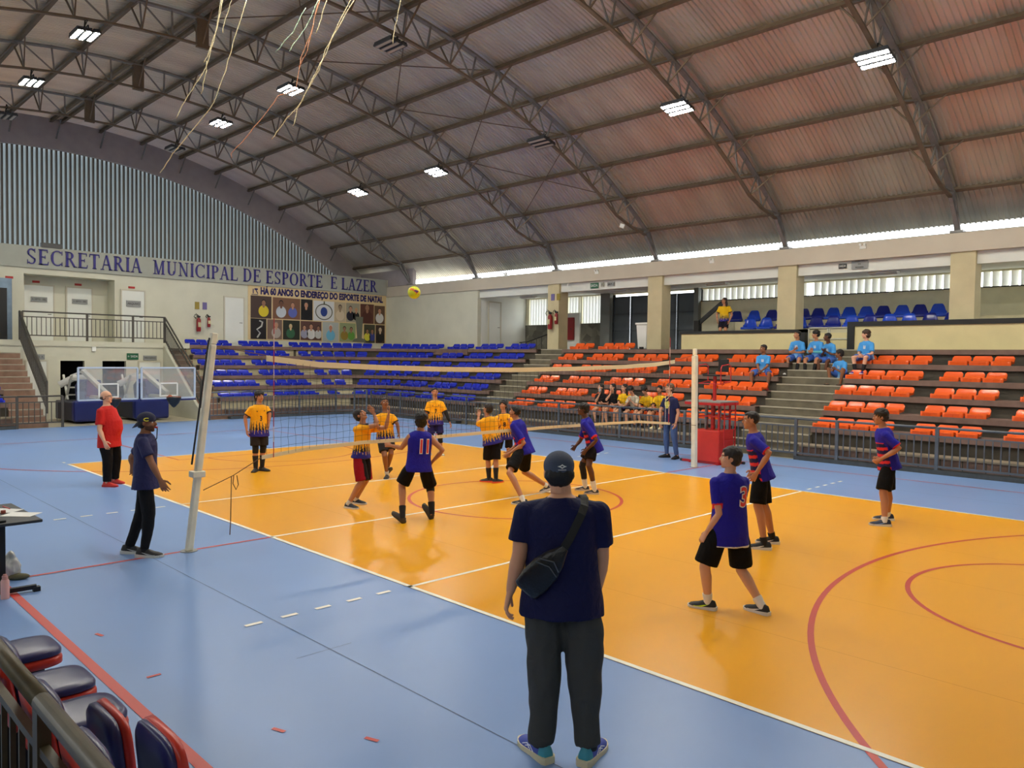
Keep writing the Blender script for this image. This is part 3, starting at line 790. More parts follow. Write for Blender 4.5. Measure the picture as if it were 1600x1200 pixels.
SB = [('blue', -17.45, -16.03, 3, 'the blue block beside the round corner'), ('blue', -15.57, -14.17, 3, 'the middle blue block of the long stand'), ('blue', -13.74, -12.32, 3, 'the blue block by the left aisle'),
      ('orange', -10.22, -9.27, 2, 'the orange pair by the left aisle'), ('orange', -8.84, -7.4, 3, 'the second orange block from the left aisle'), ('orange', -7.0, -5.54, 3, 'the third orange block from the left aisle'),
      ('orange', -5.09, -3.66, 3, 'the orange block behind the far net post'), ('orange', -3.2, -1.3, 4, 'the orange block behind the referee stand'),
      ('orange', .72, 2.6, 4, 'the orange block right of the wide steps'), ('orange', 3.03, 4.45, 3, 'the next orange block to the right'), ('orange', 4.9, 6.3, 3, 'the rightmost orange block')]
for k in range(1, 7):
    for (c, x0, x1, n, nm) in SB:
        if k == 6 and x0 > -7.2: continue
        row_side(c, k, x0, x1, n, nm, 0)
for k in range(1, 7):
    for (y0, y1, nm) in ((3.42, 5.28, 'the end-stand block beside the steps'), (5.68, 7.6, 'the end-stand block under the photo banner')):
        p = (y1 - y0) / 4
        for i in range(4):
            put_seat('blue', (WX - RE(k) - .03, y0 + p * (i + .5), HT(k)), math.pi / 2, 'blue seat, %s, %s in %s' % (ROWN[k], NTH[i], nm), 'blue seats in ' + nm)
    for i in range(3): put_seat('blue', (WX - RE(k) - .03, -3.75 - .47 * i, HT(k)), math.pi / 2, 'blue seat, %s, %s left of the far left steps' % (ROWN[k], NTH[i]), 'blue seats left of the far left steps')
# round corner: seats counted from the photograph, by plan angle
def arc_angle(k, u):
    zt = HT(k) + .1; best = None
    for i in range(401):
        a = -.12 + (math.pi / 2 + .2) * i / 400
        p = V((WX - RE(k) * math.sin(a), CY + RS(k) * math.cos(a), zt))
        d = p - CAM; uu = 800 + FPX * d.dot(_r) / d.dot(_f)
        if best is None or abs(uu - u) < best[0]: best = (abs(uu - u), a)
    return best[1]
CORN = {6: ([464, 480, 496, 512, 528, 543, 558, 573], [602, 616, 630, 643, 656, 668, 679]), 5: ([479, 497, 514, 531, 548, 565], [595, 609, 623, 637, 650, 662]), 4: ([488, 504, 521, 538, 555], [581, 597, 612, 627, 641]),
        3: ([504, 524, 542], [576, 594, 611, 628]), 2: ([515, 533], [566, 581, 596, 610]), 1: ([524], [558, 573, 588])}
for k, gs in CORN.items():
    for gi, g in enumerate(gs):
        nm = ('the left half of the round corner', 'the right half of the round corner')[gi]
        for i, u in enumerate(g):
            a = arc_angle(k, u)
            p = V((WX - (RE(k) + .03) * math.sin(a), CY + (RS(k) + .03) * math.cos(a), HT(k)))
            put_seat('blue', p, a, 'blue seat, %s, %s in %s' % (ROWN[k], NTH[i], nm), 'blue seats in ' + nm)
# tribune bucket seats
def bucket(m):
    b = MB(); rings = []
    prof = [(-.02, .0), (-.03, .05), (.02, .075), (.2, .04), (.32, .06), (.38, .16), (.42, .32), (.44, .4), (.455, .4), (.44, .3), (.40, .1), (.34, .02), (.2, .0)]
    for i in range(13):
        t = -1 + i / 6; ring = []
        e = max(0, abs(t) - .45) / .55
        for j, (y, z) in enumerate(prof):
            w_ = .23
            if j in (6, 7, 8, 9): w_ = .23 * (1 - .12 * (z / .4)); z = z - .22 * e ** 2.2 * (z / .4)
            if j in (3, 4): z += .05 * e ** 2
            if j in (5, 6, 7, 8, 9): y -= .09 * e ** 2
            ring.append(V((w_ * t, y, z)))
        rings.append(ring)
    sweep(b, rings)
    me = b.mesh('bucket_chair'); me.materials.append(m); me.polygons.foreach_set('use_smooth', [True] * len(me.polygons)); return me
bn, br_ = bucket(m_seatv), bucket(m_seatv2)
def tseats(lst, y, z, rn):
    for i, (u, v, kind) in enumerate(lst):
        p = ony(u, v, y); o = bpy.data.objects.new('bucket_chair', bn if kind else br_); col.objects.link(o); o.location = (p.x, y, z); o.rotation_euler = (0, 0, .25)
        tag(o, '%s bucket seat on the tribune, %s from left in the %s row' % ('navy' if kind else 'bright blue', NTH[i], rn), 'bucket chair', 'bucket seats on the tribune')
tseats([(1146, 500, 1), (1174, 500, 1 * 0), (1202, 500, 1), (1252, 498, 1), (1275, 497, 1), (1299, 495, 0), (1324, 494, 0), (1351, 492, 0), (1378, 491, 1), (1408, 490, 0), (1436, 489, 1), (1465, 487, 0)], 15.75, 3.78, 'back')
tseats([(1168, 508, 0), (1193, 508, 0), (1220, 508, 1), (1246, 508, 0), (1272, 507, 1), (1299, 506, 1), (1328, 505, 0), (1357, 504, 1), (1388, 504, 0), (1419, 504, 0), (1452, 503, 1), (1487, 502, 1)], 14.8, 3.46, 'front')

# =========================================================== railings of the stands
def rail_panel(L, label, z0=0.0, h=1.0, mt=None, posts=(1, 1), grp='railing panels round the court', rr=.026):
    e = empty('railing_panel', (0, 0, 0), label, 'railing', grp)
    mt = mt or m_rail
    for s, px in ((posts[0], 0), (posts[1], L)):
        if s:
            b = MB(); b.box(px - .035, px + .035, -.025, .025, 0, h); b.build('post', mt, e)
    b = MB(); b.tube([(0, 0, h), (L, 0, h)], rr, 14 if rr > .03 else 8); b.build('top_rail', mt, e, smooth=True)
    b = MB(); b.box(0, L, -.018, .018, h - .2, h - .165); b.build('upper_rail', mt, e)
    b = MB(); b.box(0, L, -.018, .018, .15, .19); b.build('bottom_rail', mt, e)
    n = max(2, int(L / .145)); me = None
    for i in range(1, n):
        x = L * i / n
        if me is None:
            b = MB(); b.box(-.011, .011, -.011, .011, .19, h - .2); o = b.build('baluster', mt, e); me = o.data
        else:
            o = bpy.data.objects.new('baluster', me); col.objects.link(o); o.parent = e
        o.location = (x, 0, 0)
    return e
def run(pts, labels, posts_first=True, **kw):
    for i in range(len(pts) - 1):
        a, c = V(pts[i]), V(pts[i + 1]); d = c - a
        e = rail_panel(d.length, labels(i), posts=(1 if (i == 0 and posts_first) else 0, 1), **kw)
        e.location = a; e.rotation_euler = (0, 0, math.atan2(d.y, d.x))
YR = 8.86
side = [(x, YR, 0) for x in (-17.3, -15.3, -13.3, -11.4, -9.4, -7.0, -4.6, -2.4, -1.1, .75, 1.75, 3.9, 6.0, 8.1)]
run(side, lambda i: 'grey steel railing panel before the long stand, %s from the round corner' % NTH[i], posts_first=True)
cor = [(-18.33, 2.6, 0), (-18.33, 4.4, 0), (-18.33, 6.2, 0), (-18.33, 7.85, 0)]
run(cor, lambda i: 'grey steel railing panel before the end stand, %s from the hoops' % NTH[i])
arcp = [(WX - .83 * math.sin(a), CY + .96 * math.cos(a), 0) for a in (math.pi / 2, math.pi / 4, .12)]
run(arcp, lambda i: 'short grey railing panel at the round corner, %s half' % ('left', 'right')[i], posts_first=False)
lft = [(-18.3, -2.15, 0), (-18.3, -3.4, 0), (-18.3, -5.2, 0), (-18.3, -7.0, 0)]
m_rdark = mat('railing_dark', (84, 80, 74), .5, .3)
run(lft, lambda i: 'grey railing panel at the far left, %s from its open end' % NTH[i], mt=m_rdark)
bal = [(-22.05, -2.42, 2.8), (-22.05, -.35, 2.8), (-22.05, 1.25, 2.8), (-22.05, 2.42, 2.8)]
run(bal, lambda i: 'dark balcony railing panel over the hoops, %s from the left' % NTH[i], mt=m_rdark)
# sloping stair rails
def slope_rail(y, label):
    e = empty('stair_railing', (-22.05, y, 2.8), label, 'railing')
    a = V((0, 0, 0)); d = V((3.4, 0, -2.35))
    for q, nm in ((1.0, 'top_rail'), (.8, 'upper_rail'), (.12, 'bottom_rail')):
        b = MB(); b.bar(a + V((0, 0, q)), a + d + V((0, 0, q)), .045, .05); b.build(nm, m_rdark, e)
    for t in (0, 1):
        b = MB(); b.box(d.x * t - .03, d.x * t + .03, -.025, .025, d.z * t - .02, d.z * t + 1.0); b.build('post', m_rdark, e)
    for i in range(1, 28):
        t = i / 28; b = MB(); p = a + d * t; b.box(p.x - .011, p.x + .011, -.011, .011, p.z + .12, p.z + .8); b.build('baluster', m_rdark, e)
slope_rail(2.44, 'sloping dark stair railing right of the balcony')
slope_rail(-2.5, 'sloping dark stair railing at the far left steps')

# =========================================================== people
UPZ = V((0, 0, 1))
def remeshed(mb, voxel, smooth=3):
    me = mb.mesh('tmp'); o = bpy.data.objects.new('tmp', me); col.objects.link(o)
    m = o.modifiers.new('r', 'REMESH'); m.mode = 'VOXEL'; m.voxel_size = voxel; m.use_smooth_shade = True
    if smooth: s = o.modifiers.new('s', 'SMOOTH'); s.factor = .5; s.iterations = smooth
    bpy.context.view_layer.update()
    r = bpy.data.meshes.new_from_object(o.evaluated_get(bpy.context.evaluated_depsgraph_get()))
    bpy.data.objects.remove(o); bpy.data.meshes.remove(me)
    return r
def dye(me, fn):
    a = me.color_attributes.new('dye', 'FLOAT_COLOR', 'POINT'); buf = []
    for v in me.vertices: buf += fn(v.co)
    a.data.foreach_set('color', buf)
def child(name, me, m, parent, smooth=True):
    me.name = name; me.materials.clear(); me.materials.append(m)
    o = bpy.data.objects.new(name, me); col.objects.link(o)
    if parent is not None:
        o.parent = parent; o.matrix_parent_inverse = parent.matrix_world.inverted() if parent.type != 'EMPTY' else Matrix.Translation(-parent.location)
    if smooth: me.polygons.foreach_set('use_smooth', [True] * len(me.polygons))
    return o
def wrinkle(me, amp, fr=9.0, seed=0):
    me.update(); ns = [v.normal.copy() for v in me.vertices]
    for v, n in zip(me.vertices, ns):
        p = v.co; q = V((p.x * fr + seed, p.y * fr, p.z * fr * .55))
        d = noise.noise(q) + .5 * noise.noise(q * 2.3)
        v.co = p + n * (amp * d)
def hd(deg): a = math.radians(deg); return V((math.cos(a), math.sin(a), 0))
def ik(a, c, l1, l2, pole, stretch=False):
    d = c - a; L = d.length
    if L > (l1 + l2) * .999:
        if stretch: s = L / (l1 + l2) * 1.002; l1 *= s; l2 *= s
        else: c = a + d.normalized() * (l1 + l2) * .998; d = c - a; L = d.length
    t = d.normalized(); x = (l1 * l1 - l2 * l2 + L * L) / (2 * L); h = math.sqrt(max(0, l1 * l1 - x * x))
    pp = pole - t * pole.dot(t)
    if pp.length < 1e-4: pp = V((1, 0, 0))
    return a + t * x + pp.normalized() * h, c
SKIN = {'light': (214, 160, 128), 'tan': (186, 128, 94), 'brown': (140, 92, 64), 'dark': (98, 62, 44), 'pale': (224, 172, 142)}
def hand(mb, wr, d, T, right, H, curl=.35, thumb=.6):
    d = d.normalized(); T = (T - d * T.dot(d)).normalized(); pn = d.cross(T) * (-1 if right else 1)
    s = H
    mb.tube([wr - d * .012 * s, wr + d * .012 * s, wr + d * .035 * s, wr + d * .054 * s], [(.0155 * s, .0125 * s), (.018 * s, .011 * s), (.0235 * s, .0095 * s), (.024 * s, .0075 * s)], 12, lat=T, rnd=True)
    for i, L in enumerate((.040, .0445, .0415, .033)):
        b0 = wr + d * (.048 - .002 * abs(i - 1)) * s + T * ((.0185 - .0124 * i) * s)
        sp = T * ((1.4 - i) * .06); c = curl * (1 + .18 * i); pts = [b0]; ang = c * .5; dd = (d + sp).normalized()
        for q, fr in enumerate((.42, .33, .25)):
            dirq = dd * math.cos(ang) + pn * math.sin(ang); pts.append(pts[-1] + dirq * L * fr * s * 1.12); ang += c
        r = .0052 * s; mb.tube(pts, [r, r * .98, r * .9, r * .78], 8, rnd=True)
    b0 = wr + d * .012 * s + T * .017 * s; t1 = (d * .55 + T * thumb + pn * .35).normalized(); t2 = (d * .85 + T * .25 + pn * .4).normalized()
    mb.tube([b0, b0 + t1 * .022 * s, b0 + t1 * .022 * s + t2 * .026 * s], [.0078 * s, .0066 * s, .0052 * s], 8, rnd=True)
def tor(J, t): return J['P'].lerp(J['N'], t) if t >= 0 else J['P'] + (J['P'] - J['N']) * (-t)
def person(label, J, H, look=None, lookup=0.0, g=1.0, skin='tan', hair='short', haircol=(22, 18, 17), top=None, bottom=None, feet=None, cap=None, vox=.012, face=True, group=None, tilt=0.0, detail=1, extra=None):
    """J holds world points of the joints; returns the root (Empty at the feet)."""
    R, F, U = J['R'], J['F'], J['U']
    base = V(((J['SL'].x + J['SR'].x) / 2, (J['SL'].y + J['SR'].y) / 2, min(J['SL'].z, J['SR'].z)))
    root = empty('person', base, label, 'person', group)
    sk = lin(SKIN[skin])
    m_skin = vcol('skin', .5, .35, 0)
    # --- body
    b = MB()
    be = J.get('belly', 0)
    secs = ((-.15, .062, .05), (0, .094, .064), (.18, .088, .062), (.35, .078, .056), (.55, .086, .058), (.72, .10, .062), (.86, .078, .05), (.985, .036, .038))
    b.tube([tor(J, t) + F * (be * .5 * H * math.exp(-((t - .3) / .25) ** 2)) for t, _, _ in secs], [(w_ * H * g, (dd + be * .5 * math.exp(-((t - .3) / .25) ** 2)) * H * g) for t, w_, dd in secs], 20, lat=R)
    hc = J['H']; hh = .134 * H * J.get('hs', 1)
    b.tube([J['N'] - U * .03 * H, J['N'].lerp(hc, .35), hc - UPZ * hh * .1], [.034 * H * g ** .5, .031 * H * g ** .5, .028 * H], 14)
    lg = g ** .5 * J.get('lg', 1)
    for s in 'LR':
        sh, el, wr = J['sh' + s], J['el' + s], J['wr' + s]
        b.ell(sh, (.031 * H * lg,) * 3, None, 12, 8)
        b.tube([sh, sh.lerp(el, .4), el, el.lerp(wr, .3), el.lerp(wr, .8), wr], [.030 * H * lg, .0285 * H * lg, .0225 * H * lg, .0235 * H * lg, .0165 * H * lg, .0145 * H], 12, rnd=True)
        hp, kn, an = J['hp' + s], J['kn' + s], J['an' + s]
        calf = -(kn - hp).normalized().cross(V((0, 0, 0))) if 0 else V((0, 0, 0))
        bk = -F * .008 * H; lq = lg * (.84 if bottom and bottom.get('len', 0) > 1 else 1)
        b.tube([hp, hp.lerp(kn, .35), hp.lerp(kn, .8), kn, kn.lerp(an, .28) + bk, kn.lerp(an, .55) + bk * .6, an, an - UPZ * .03 * H], [.050 * H * lq, .048 * H * lq, .036 * H * lq, .0335 * H * lq, .0335 * H * lq, .028 * H * lq, .0205 * H, .02 * H], 14, rnd=True)
    me = remeshed(b, vox, 4)
    # --- head
    lk = look or F; lk = V(lk).normalized(); hr = lk.cross(UPZ).normalized(); hf = (lk * math.cos(lookup) + UPZ * math.sin(lookup)).normalized(); hu = hr.cross(hf)
    if tilt: hr2 = hr * math.cos(tilt) + hu * math.sin(tilt); hu = hu * math.cos(tilt) - hr * math.sin(tilt); hr = hr2
    Mh = Matrix((hr, hf, hu)).transposed()
    def hp_(r, f, u): return hc + Mh @ (V((r, f, u)) * hh)
    def he(mb, c, ax, nu=18, nv=12): mb.ell(hp_(*c), tuple(a * hh for a in ax), Mh, nu, nv)
    b = MB()
    he(b, (0, -.05, .12), (.335, .42, .375)); he(b, (0, .09, -.16), (.262, .285, .315)); he(b, (0, .25, -.385), (.115, .105, .09)); he(b, (0, .31, .10), (.21, .085, .045))
    for s in (-1, 1):
        he(b, (s * .155, .235, -.11), (.10, .10, .10)); he(b, (s * .345, -.04, -.03), (.03, .085, .125), 10, 8); he(b, (s * .15, .04, -.27), (.11, .2, .13))
    b.tube([hp_(0, .335, .06), hp_(0, .415, -.06), hp_(0, .425, -.11)], [.034 * hh, .052 * hh, .06 * hh], 8, rnd=True)
    he(b, (0, .395, -.115), (.078, .05, .035), 10, 8); he(b, (0, .355, -.225), (.095, .045, .022), 12, 6); he(b, (0, .35, -.26), (.08, .042, .024), 12, 6)
    b.tube([hp_(0, -.08, -.1), hp_(0, -.1, -.5)], [.2 * hh, .21 * hh], 14)
    mh = remeshed(b, .0062 if detail else .009, 2)
    inv = Mh.transposed(); hcl = lin(haircol)
    lip = tuple(x * y for x, y in zip(sk[:3], (.85, .55, .55))) + (1,)
    beard = J.get('beard')
    def headcol(p):
        q = inv @ (p - hc) / hh
        if q.y > .3 and abs(q.x) < .10 and -.285 < q.z < -.2: return lip
        if q.y > .24 and .06 < abs(q.x) < .23 and .085 < q.z < .135: return tuple(a * .7 + b_ * .3 for a, b_ in zip(hcl, sk))
        if beard and q.y > -.02 and q.z < -.17: return tuple(a * .65 + b_ * .35 for a, b_ in zip(hcl, sk))
        return sk
    # --- hands
    b = MB()
    for s in 'LR':
        d = J.get('hd' + s) or (J['wr' + s] - J['el' + s]).normalized()
        T = J.get('th' + s) or (F * (1 - abs(d.dot(F))) + UPZ * abs(d.dot(F)))
        hand(b, J['wr' + s], d, T, s == 'R', H, J.get('cu' + s, .35), J.get('tm' + s, .6))
    mhd = remeshed(b, .0042 if detail else .006, 1)
    glove = J.get('sleeve')  # (side, colour)
    bm = bmesh.new(); cols = []
    for mm, fn in ((me, lambda p: sk), (mh, headcol), (mhd, lambda p: sk)):
        bm.from_mesh(mm); cols += [fn(v.co) for v in mm.vertices]
    jm = bpy.data.meshes.new('body'); bm.to_mesh(jm); bm.free()
    a = jm.color_attributes.new('dye', 'FLOAT_COLOR', 'POINT'); a.data.foreach_set('color', [x for c in cols for x in c])
    for mm in (me, mh, mhd): bpy.data.meshes.remove(mm)
    body = child('body', jm, m_skin, root)
    # eyes
    for s in (-1, 1):
        b = MB(); he(b, (s * .135, .29, .02), (.052, .052, .04), 12, 8); b.m = 1; he(b, (s * .135, .328, .02), (.024, .018, .024), 10, 6)
        o = b.build('eye', [mat('eye_white', (226, 222, 214), .3), mat('eye_dark', (30, 20, 14), .2)], root, smooth=True); o.matrix_parent_inverse = Matrix.Translation(-root.location)
    # --- hair or cap
    b = MB()
    if hair == 'short': he(b, (0, -.085, .19), (.385, .44, .385)); he(b, (0, -.2, -.02), (.37, .30, .33)); he(b, (0, .16, .33), (.26, .2, .12))
    if hair == 'fade': he(b, (0, -.075, .185), (.352, .415, .345)); he(b, (0, -.17, .06), (.352, .29, .28)); he(b, (0, .09, .325), (.275, .25, .14))
    if hair == 'mop': he(b, (0, -.08, .22), (.425, .46, .39)); he(b, (0, -.2, -.08), (.40, .31, .40)); he(b, (0, .2, .28), (.3, .22, .14))
    if hair == 'curly': he(b, (0, -.07, .25), (.43, .46, .37)); he(b, (0, -.2, .02), (.40, .32, .32)); he(b, (0, .12, .36), (.3, .24, .17))
    if hair == 'long':
        he(b, (0, -.1, .19), (.39, .42, .37)); he(b, (0, -.22, -.1), (.40, .27, .4))
        for s in (-.25, 0, .25): b.tube([hp_(s, -.25, 0), hp_(s * 1.3, -.3, -.5), hp_(s * 1.5, -.25, -1.0)], [.17 * hh, .17 * hh, .10 * hh], 10, lat=hr, rnd=True)
    if hair == 'bald': he(b, (0, -.15, -.03), (.365, .34, .2))
    if hair == 'under': he(b, (0, -.2, -.04), (.365, .29, .30))
    if b.v:
        hm = remeshed(b, .010 if detail else .013, 2); wrinkle(hm, .014 if hair in ('curly', 'mop') else .007, 70 if hair == 'curly' else 50)
        child('hair', hm, mat('hair_%d_%d' % (haircol[0], haircol[1]), haircol, .6, var=.3, vscale=40), root)
    if cap:
        b = MB(); he(b, (0, -.04, .17), (.385, .455, .37)); mm = remeshed(b, .009, 2)
        bm = bmesh.new(); bm.from_mesh(mm)
        bmesh.ops.bisect_plane(bm, geom=bm.verts[:] + bm.edges[:] + bm.faces[:], plane_co=hp_(0, 0, .06), plane_no=hu - hf * cap.get('slant', 0), clear_inner=True)
        bm.to_mesh(mm); bm.free()
        c = child('cap', mm, mat(cap['m'], cap['rgb'], .8, bump=.2, bscale=400), root)
        b = MB(); sgn = cap['dir']; rings = []
        for i in range(9):
            a = math.radians(-62 + 15.5 * i); rings.append([hp_(.385 * math.sin(a), sgn * (.40 * math.cos(a)) - .03, .08), hp_(.36 * math.sin(a), sgn * (.46 * math.cos(a) + .22 * math.cos(a) ** .7) - .03, -.02 - cap.get('dip', .06) * math.cos(a)), hp_(.36 * math.sin(a), sgn * (.46 * math.cos(a) + .22 * math.cos(a) ** .7) - .03, -.045 - cap.get('dip', .06) * math.cos(a)), hp_(.385 * math.sin(a), sgn * (.40 * math.cos(a)) - .03, .05)])
        sweep(b, rings); o = b.build('brim', MAT[cap['m']], c, smooth=True, angle=40); o.matrix_parent_inverse = Matrix.Translation(-c.matrix_world.translation) if 0 else Matrix.Translation(-root.location)
        o.matrix_parent_inverse = Matrix.Identity(4)
        if cap.get('logo') == 'diamond':
            q = MB(); cen = V((0.02, -.478, .24))
            def dm(w1, h1, zc):
                return [(-w1, zc), (-w1 * .35, zc + h1 * .45), (0, zc + h1), (w1 * .35, zc + h1 * .45), (w1, zc), (w1 * .35, zc - h1 * .45), (0, zc - h1), (-w1 * .35, zc - h1 * .45)]
            def wrapc(x, z):
                yy3 = -.04 - .455 * math.sqrt(max(0, 1 - (x / .385) ** 2 - ((z - .17) / .37) ** 2)) - .012; return hp_(x, yy3, z)
            o1 = dm(.115, .055, .2); o2 = dm(.05, .026, .2)
            n = 8; q.add([wrapc(x + .04, z) for x, z in o1] + [wrapc(x + .04, z) for x, z in o2], [(i, (i + 1) % n, (i + 1) % n + n, i + n) for i in range(n)])
            q.add([wrapc(x + .04, z) for x, z in ((-.1, .125), (-.03, .125), (.04, .125), (.1, .125), (.1, .11), (.04, .11), (-.03, .11), (-.1, .11))], [(0, 1, 6, 7), (1, 2, 5, 6), (2, 3, 4, 5)])
            o = q.build('emblem', m_wht, c, fix=False); o.matrix_parent_inverse = Matrix.Identity(4)
        if cap.get('logo') == 'C':
            q = MB(); pts = []
            for i in range(9):
                a = math.radians(50 + 260 * i / 8); x_ = .13 * math.cos(a) + .1; z_ = .17 + .07 * math.sin(a)
                pts.append(hp_(.385 * math.sqrt(max(0, 1 - ((x_ + .04) / .455) ** 2 - ((z_ - .17) / .37) ** 2)) + .008, x_, z_))
            q.tube(pts, .028 * hh, 6); o = q.build('emblem', mat('cap_yellow', (214, 204, 60), .5), c); o.matrix_parent_inverse = Matrix.Identity(4)
    # --- shirt
    if top:
        b = MB(); ease = top.get('ease', 1.0); hem = J.get('hem', top.get('hem', .14))
        secs = ((-hem, .116, .088), (-hem * .5, .112, .084), (-.0, .106, .076), (.2, .099, .07), (.4, .096, .067), (.6, .101, .068), (.74, .104, .068), (.84, .094, .062), (.92, .066, .052), (.975, .044, .042))
        b.tube([tor(J, t) + F * (be * .55 * H * math.exp(-((t - .3) / .28) ** 2)) for t, _, _ in secs], [(w_ * H * g * ease, (dd + be * .55 * math.exp(-((t - .3) / .28) ** 2)) * H * g * ease) for t, w_, dd in secs], 24, lat=R)
        sl = top.get('sleeve', .62)
        for s in 'LR':
            sh, el = J['sh' + s], J['el' + s]; tc_ = J['N'] - U * .022 * H
            if sl > 0:
                e = sh.lerp(el, sl)
                b.tube([tc_.lerp(sh, .25), tc_.lerp(sh, .65), sh.lerp(tc_, .08), sh.lerp(el, .18)], [.026 * H * lg, .030 * H * lg, .035 * H * lg, .036 * H * lg], 16)
                b.tube([sh, sh.lerp(el, sl * .5), e], [.035 * H * lg, .037 * H * lg, .039 * H * lg], 16); b.ell(sh, (.0355 * H * lg,) * 3, None, 14, 10)
            else: b.tube([tc_.lerp(sh, .3), tc_.lerp(sh, .75), tc_.lerp(sh, 1.05) + U * .004 * H], [.036 * H * lg, .037 * H * lg, .03 * H * lg], 14)
        me = remeshed(b, top.get('vox', .011), 3); wrinkle(me, .007, 8, hash(label) % 50)
        cf = top['fn']; L = (J['N'] - J['P']).length
        def shirtcol(p):
            q = p - J['P']; hgt = (q.dot(U) / L + hem) / (1 + hem); a_ = q.dot(R) / (.1 * H * g); f_ = q.dot(F) / (.07 * H * g); st = -1
            for s in 'LR':
                sh, el = J['sh' + s], J['el' + s]; ax = (el - sh); tt = (p - sh).dot(ax) / ax.length_squared
                if .05 < tt < sl * 1.08 + .05 and (p - (sh + ax * tt)).length < .06 * H * lg:
                    if abs(a_) > .8 or (p - (sh + ax * tt)).length < .05 * H * lg and abs(q.dot(R)) > .075 * H * g: st = tt / max(sl, .01)
            return cf(hgt, a_, f_, st, p)
        dye(me, shirtcol)
        so = child('shirt', me, vcol('jersey', .7, .25), root)
        for num in top.get('nums', ()):   # (text, size, side 'F'/'B', across, height, colour, outline)
            txt, size, sd, ac, hgt, cm, om = num
            nd = F if sd == 'F' else -F; rd = R * (-1 if sd == 'F' else 1)
            bv = BVHTree.FromPolygons([v.co for v in me.vertices], [p.vertices for p in me.polygons])
            cen = tor(J, hgt) + R * (ac * H) + nd * .4
            for lay, (mm_, off, lift) in enumerate(((om, .045, .006), (cm, .0, .011))):
                if mm_ is None: continue
                cu = bpy.data.curves.new('n', 'FONT'); cu.body = txt; cu.size = size; cu.align_x = 'CENTER'; cu.align_y = 'CENTER'; cu.offset = off * size * (1 if lay == 0 else .3) + .02 * size; cu.resolution_u = 3
                o = bpy.data.objects.new('t', cu); col.objects.link(o); bpy.context.view_layer.update(); tm = bpy.data.meshes.new_from_object(o.evaluated_get(bpy.context.evaluated_depsgraph_get())); bpy.data.objects.remove(o)
                bb = bmesh.new(); bb.from_mesh(tm); bmesh.ops.triangulate(bb, faces=bb.faces)
                bmesh.ops.subdivide_edges(bb, edges=[e for e in bb.edges if e.calc_length() > size * .12], cuts=2, use_grid_fill=True); bmesh.ops.triangulate(bb, faces=bb.faces)
                for v in bb.verts:
                    p = cen + rd * (v.co.x * top.get('numw', .8)) + U * v.co.y; hit = bv.ray_cast(p, -nd, 1.0)
                    v.co = (hit[0] + nd * lift) if hit[0] is not None else p - nd * .3
                bb.to_mesh(tm); bb.free()
                o = child('number', tm, mm_, so, False); o.matrix_parent_inverse = Matrix.Identity(4)
    # --- shorts / trousers
    if bottom:
        b = MB(); fr = bottom.get('len', .78); wd = bottom.get('w', 1.0)
        b.tube([tor(J, t) for t in (-.16, 0, .12)], [(.080 * H * g, .064 * H * g), (.092 * H * g, .068 * H * g), (.086 * H * g, .060 * H * g)], 20, lat=R)
        for s in 'LR':
            hp, kn, an = J['hp' + s], J['kn' + s], J['an' + s]
            if fr <= 1: b.tube([hp, hp.lerp(kn, fr * .45), hp.lerp(kn, fr)], [.050 * H * lg, .056 * H * lg * wd, .058 * H * lg * wd], 16)
            else: b.tube([hp, hp.lerp(kn, .5), kn, kn.lerp(an, .4), kn.lerp(an, .98)], [.052 * H * lg * wd, .054 * H * lg * wd, .046 * H * lg * wd, .042 * H * lg * wd, .034 * H * lg * wd], 16)
        me = remeshed(b, .012, 3); wrinkle(me, bottom.get('wr', .007 if fr <= 1 else .012), 7, 9)
        c1 = lin(bottom['rgb']); c2 = lin(bottom.get('side', bottom['rgb']))
        dye(me, lambda p: c2 if abs((p - J['P']).dot(R)) > .085 * H * g and bottom.get('side') else c1)
        child('trousers' if fr > 1 else 'shorts', me, vcol('trouser_cloth' if fr > 1 else 'short_cloth', .8, .15, .35, 7), root)
    # --- socks, sleeves, shoes
    for si, s in enumerate('LR'):
        fd = feet[si] if isinstance(feet, (list, tuple)) else feet
        kn, an, hp = J['kn' + s], J['an' + s], J['hp' + s]; bk = -F * .006 * H
        for nm, t0, t1, rgb in fd.get('bands', ()):
            b = MB()
            def rad_at(t): return (.0345 - .012 * max(0, (t - .35) / .65) if t >= 0 else .037) * H * lg + .003
            pts = []; rr = []
            for i in range(5):
                t = t0 + (t1 - t0) * i / 4
                pts.append((kn.lerp(an, t) if t >= 0 else kn.lerp(hp, -t)) + (bk * 1.2 * math.exp(-((t - .3) / .3) ** 2) if t > 0 else V((0, 0, 0)))); rr.append(rad_at(t) + .002 * ((i % 2)))
            b.tube(pts, rr, 14); o = b.build(nm, mat('cloth_%d_%d_%d' % rgb, rgb, .85), root, smooth=True, angle=50); o.matrix_parent_inverse = Matrix.Translation(-root.location)
        f = J['f' + s]; u = J['u' + s]; r = f.cross(u).normalized(); L = .158 * H * fd.get('big', 1); S = J['S' + s]; hl = S - f * L * .5
        def sp(x, y, z): return hl + r * x * L + f * y * L + u * z * L
        if fd.get('kind') == 'slipper':
            b = MB(); b.tube([sp(0, .1, .09), sp(0, .5, .1), sp(0, .85, .07), sp(0, .97, .06)], [(.1 * L, .07 * L), (.11 * L, .075 * L), (.15 * L, .05 * L), (.12 * L, .035 * L)], 12, lat=r, rnd=True)
            o = b.build('foot', mat('bare_%s' % skin, SKIN[skin], .5), root, smooth=True); o.matrix_parent_inverse = Matrix.Translation(-root.location)
        b = MB(); rings = []
        ups = ((.0, .095, .24), (.05, .13, .35), (.18, .145, .38), (.33, .15, .375), (.5, .16, .31), (.65, .178, .25), (.8, .182, .215), (.93, .15, .175), (1.0, .08, .12))
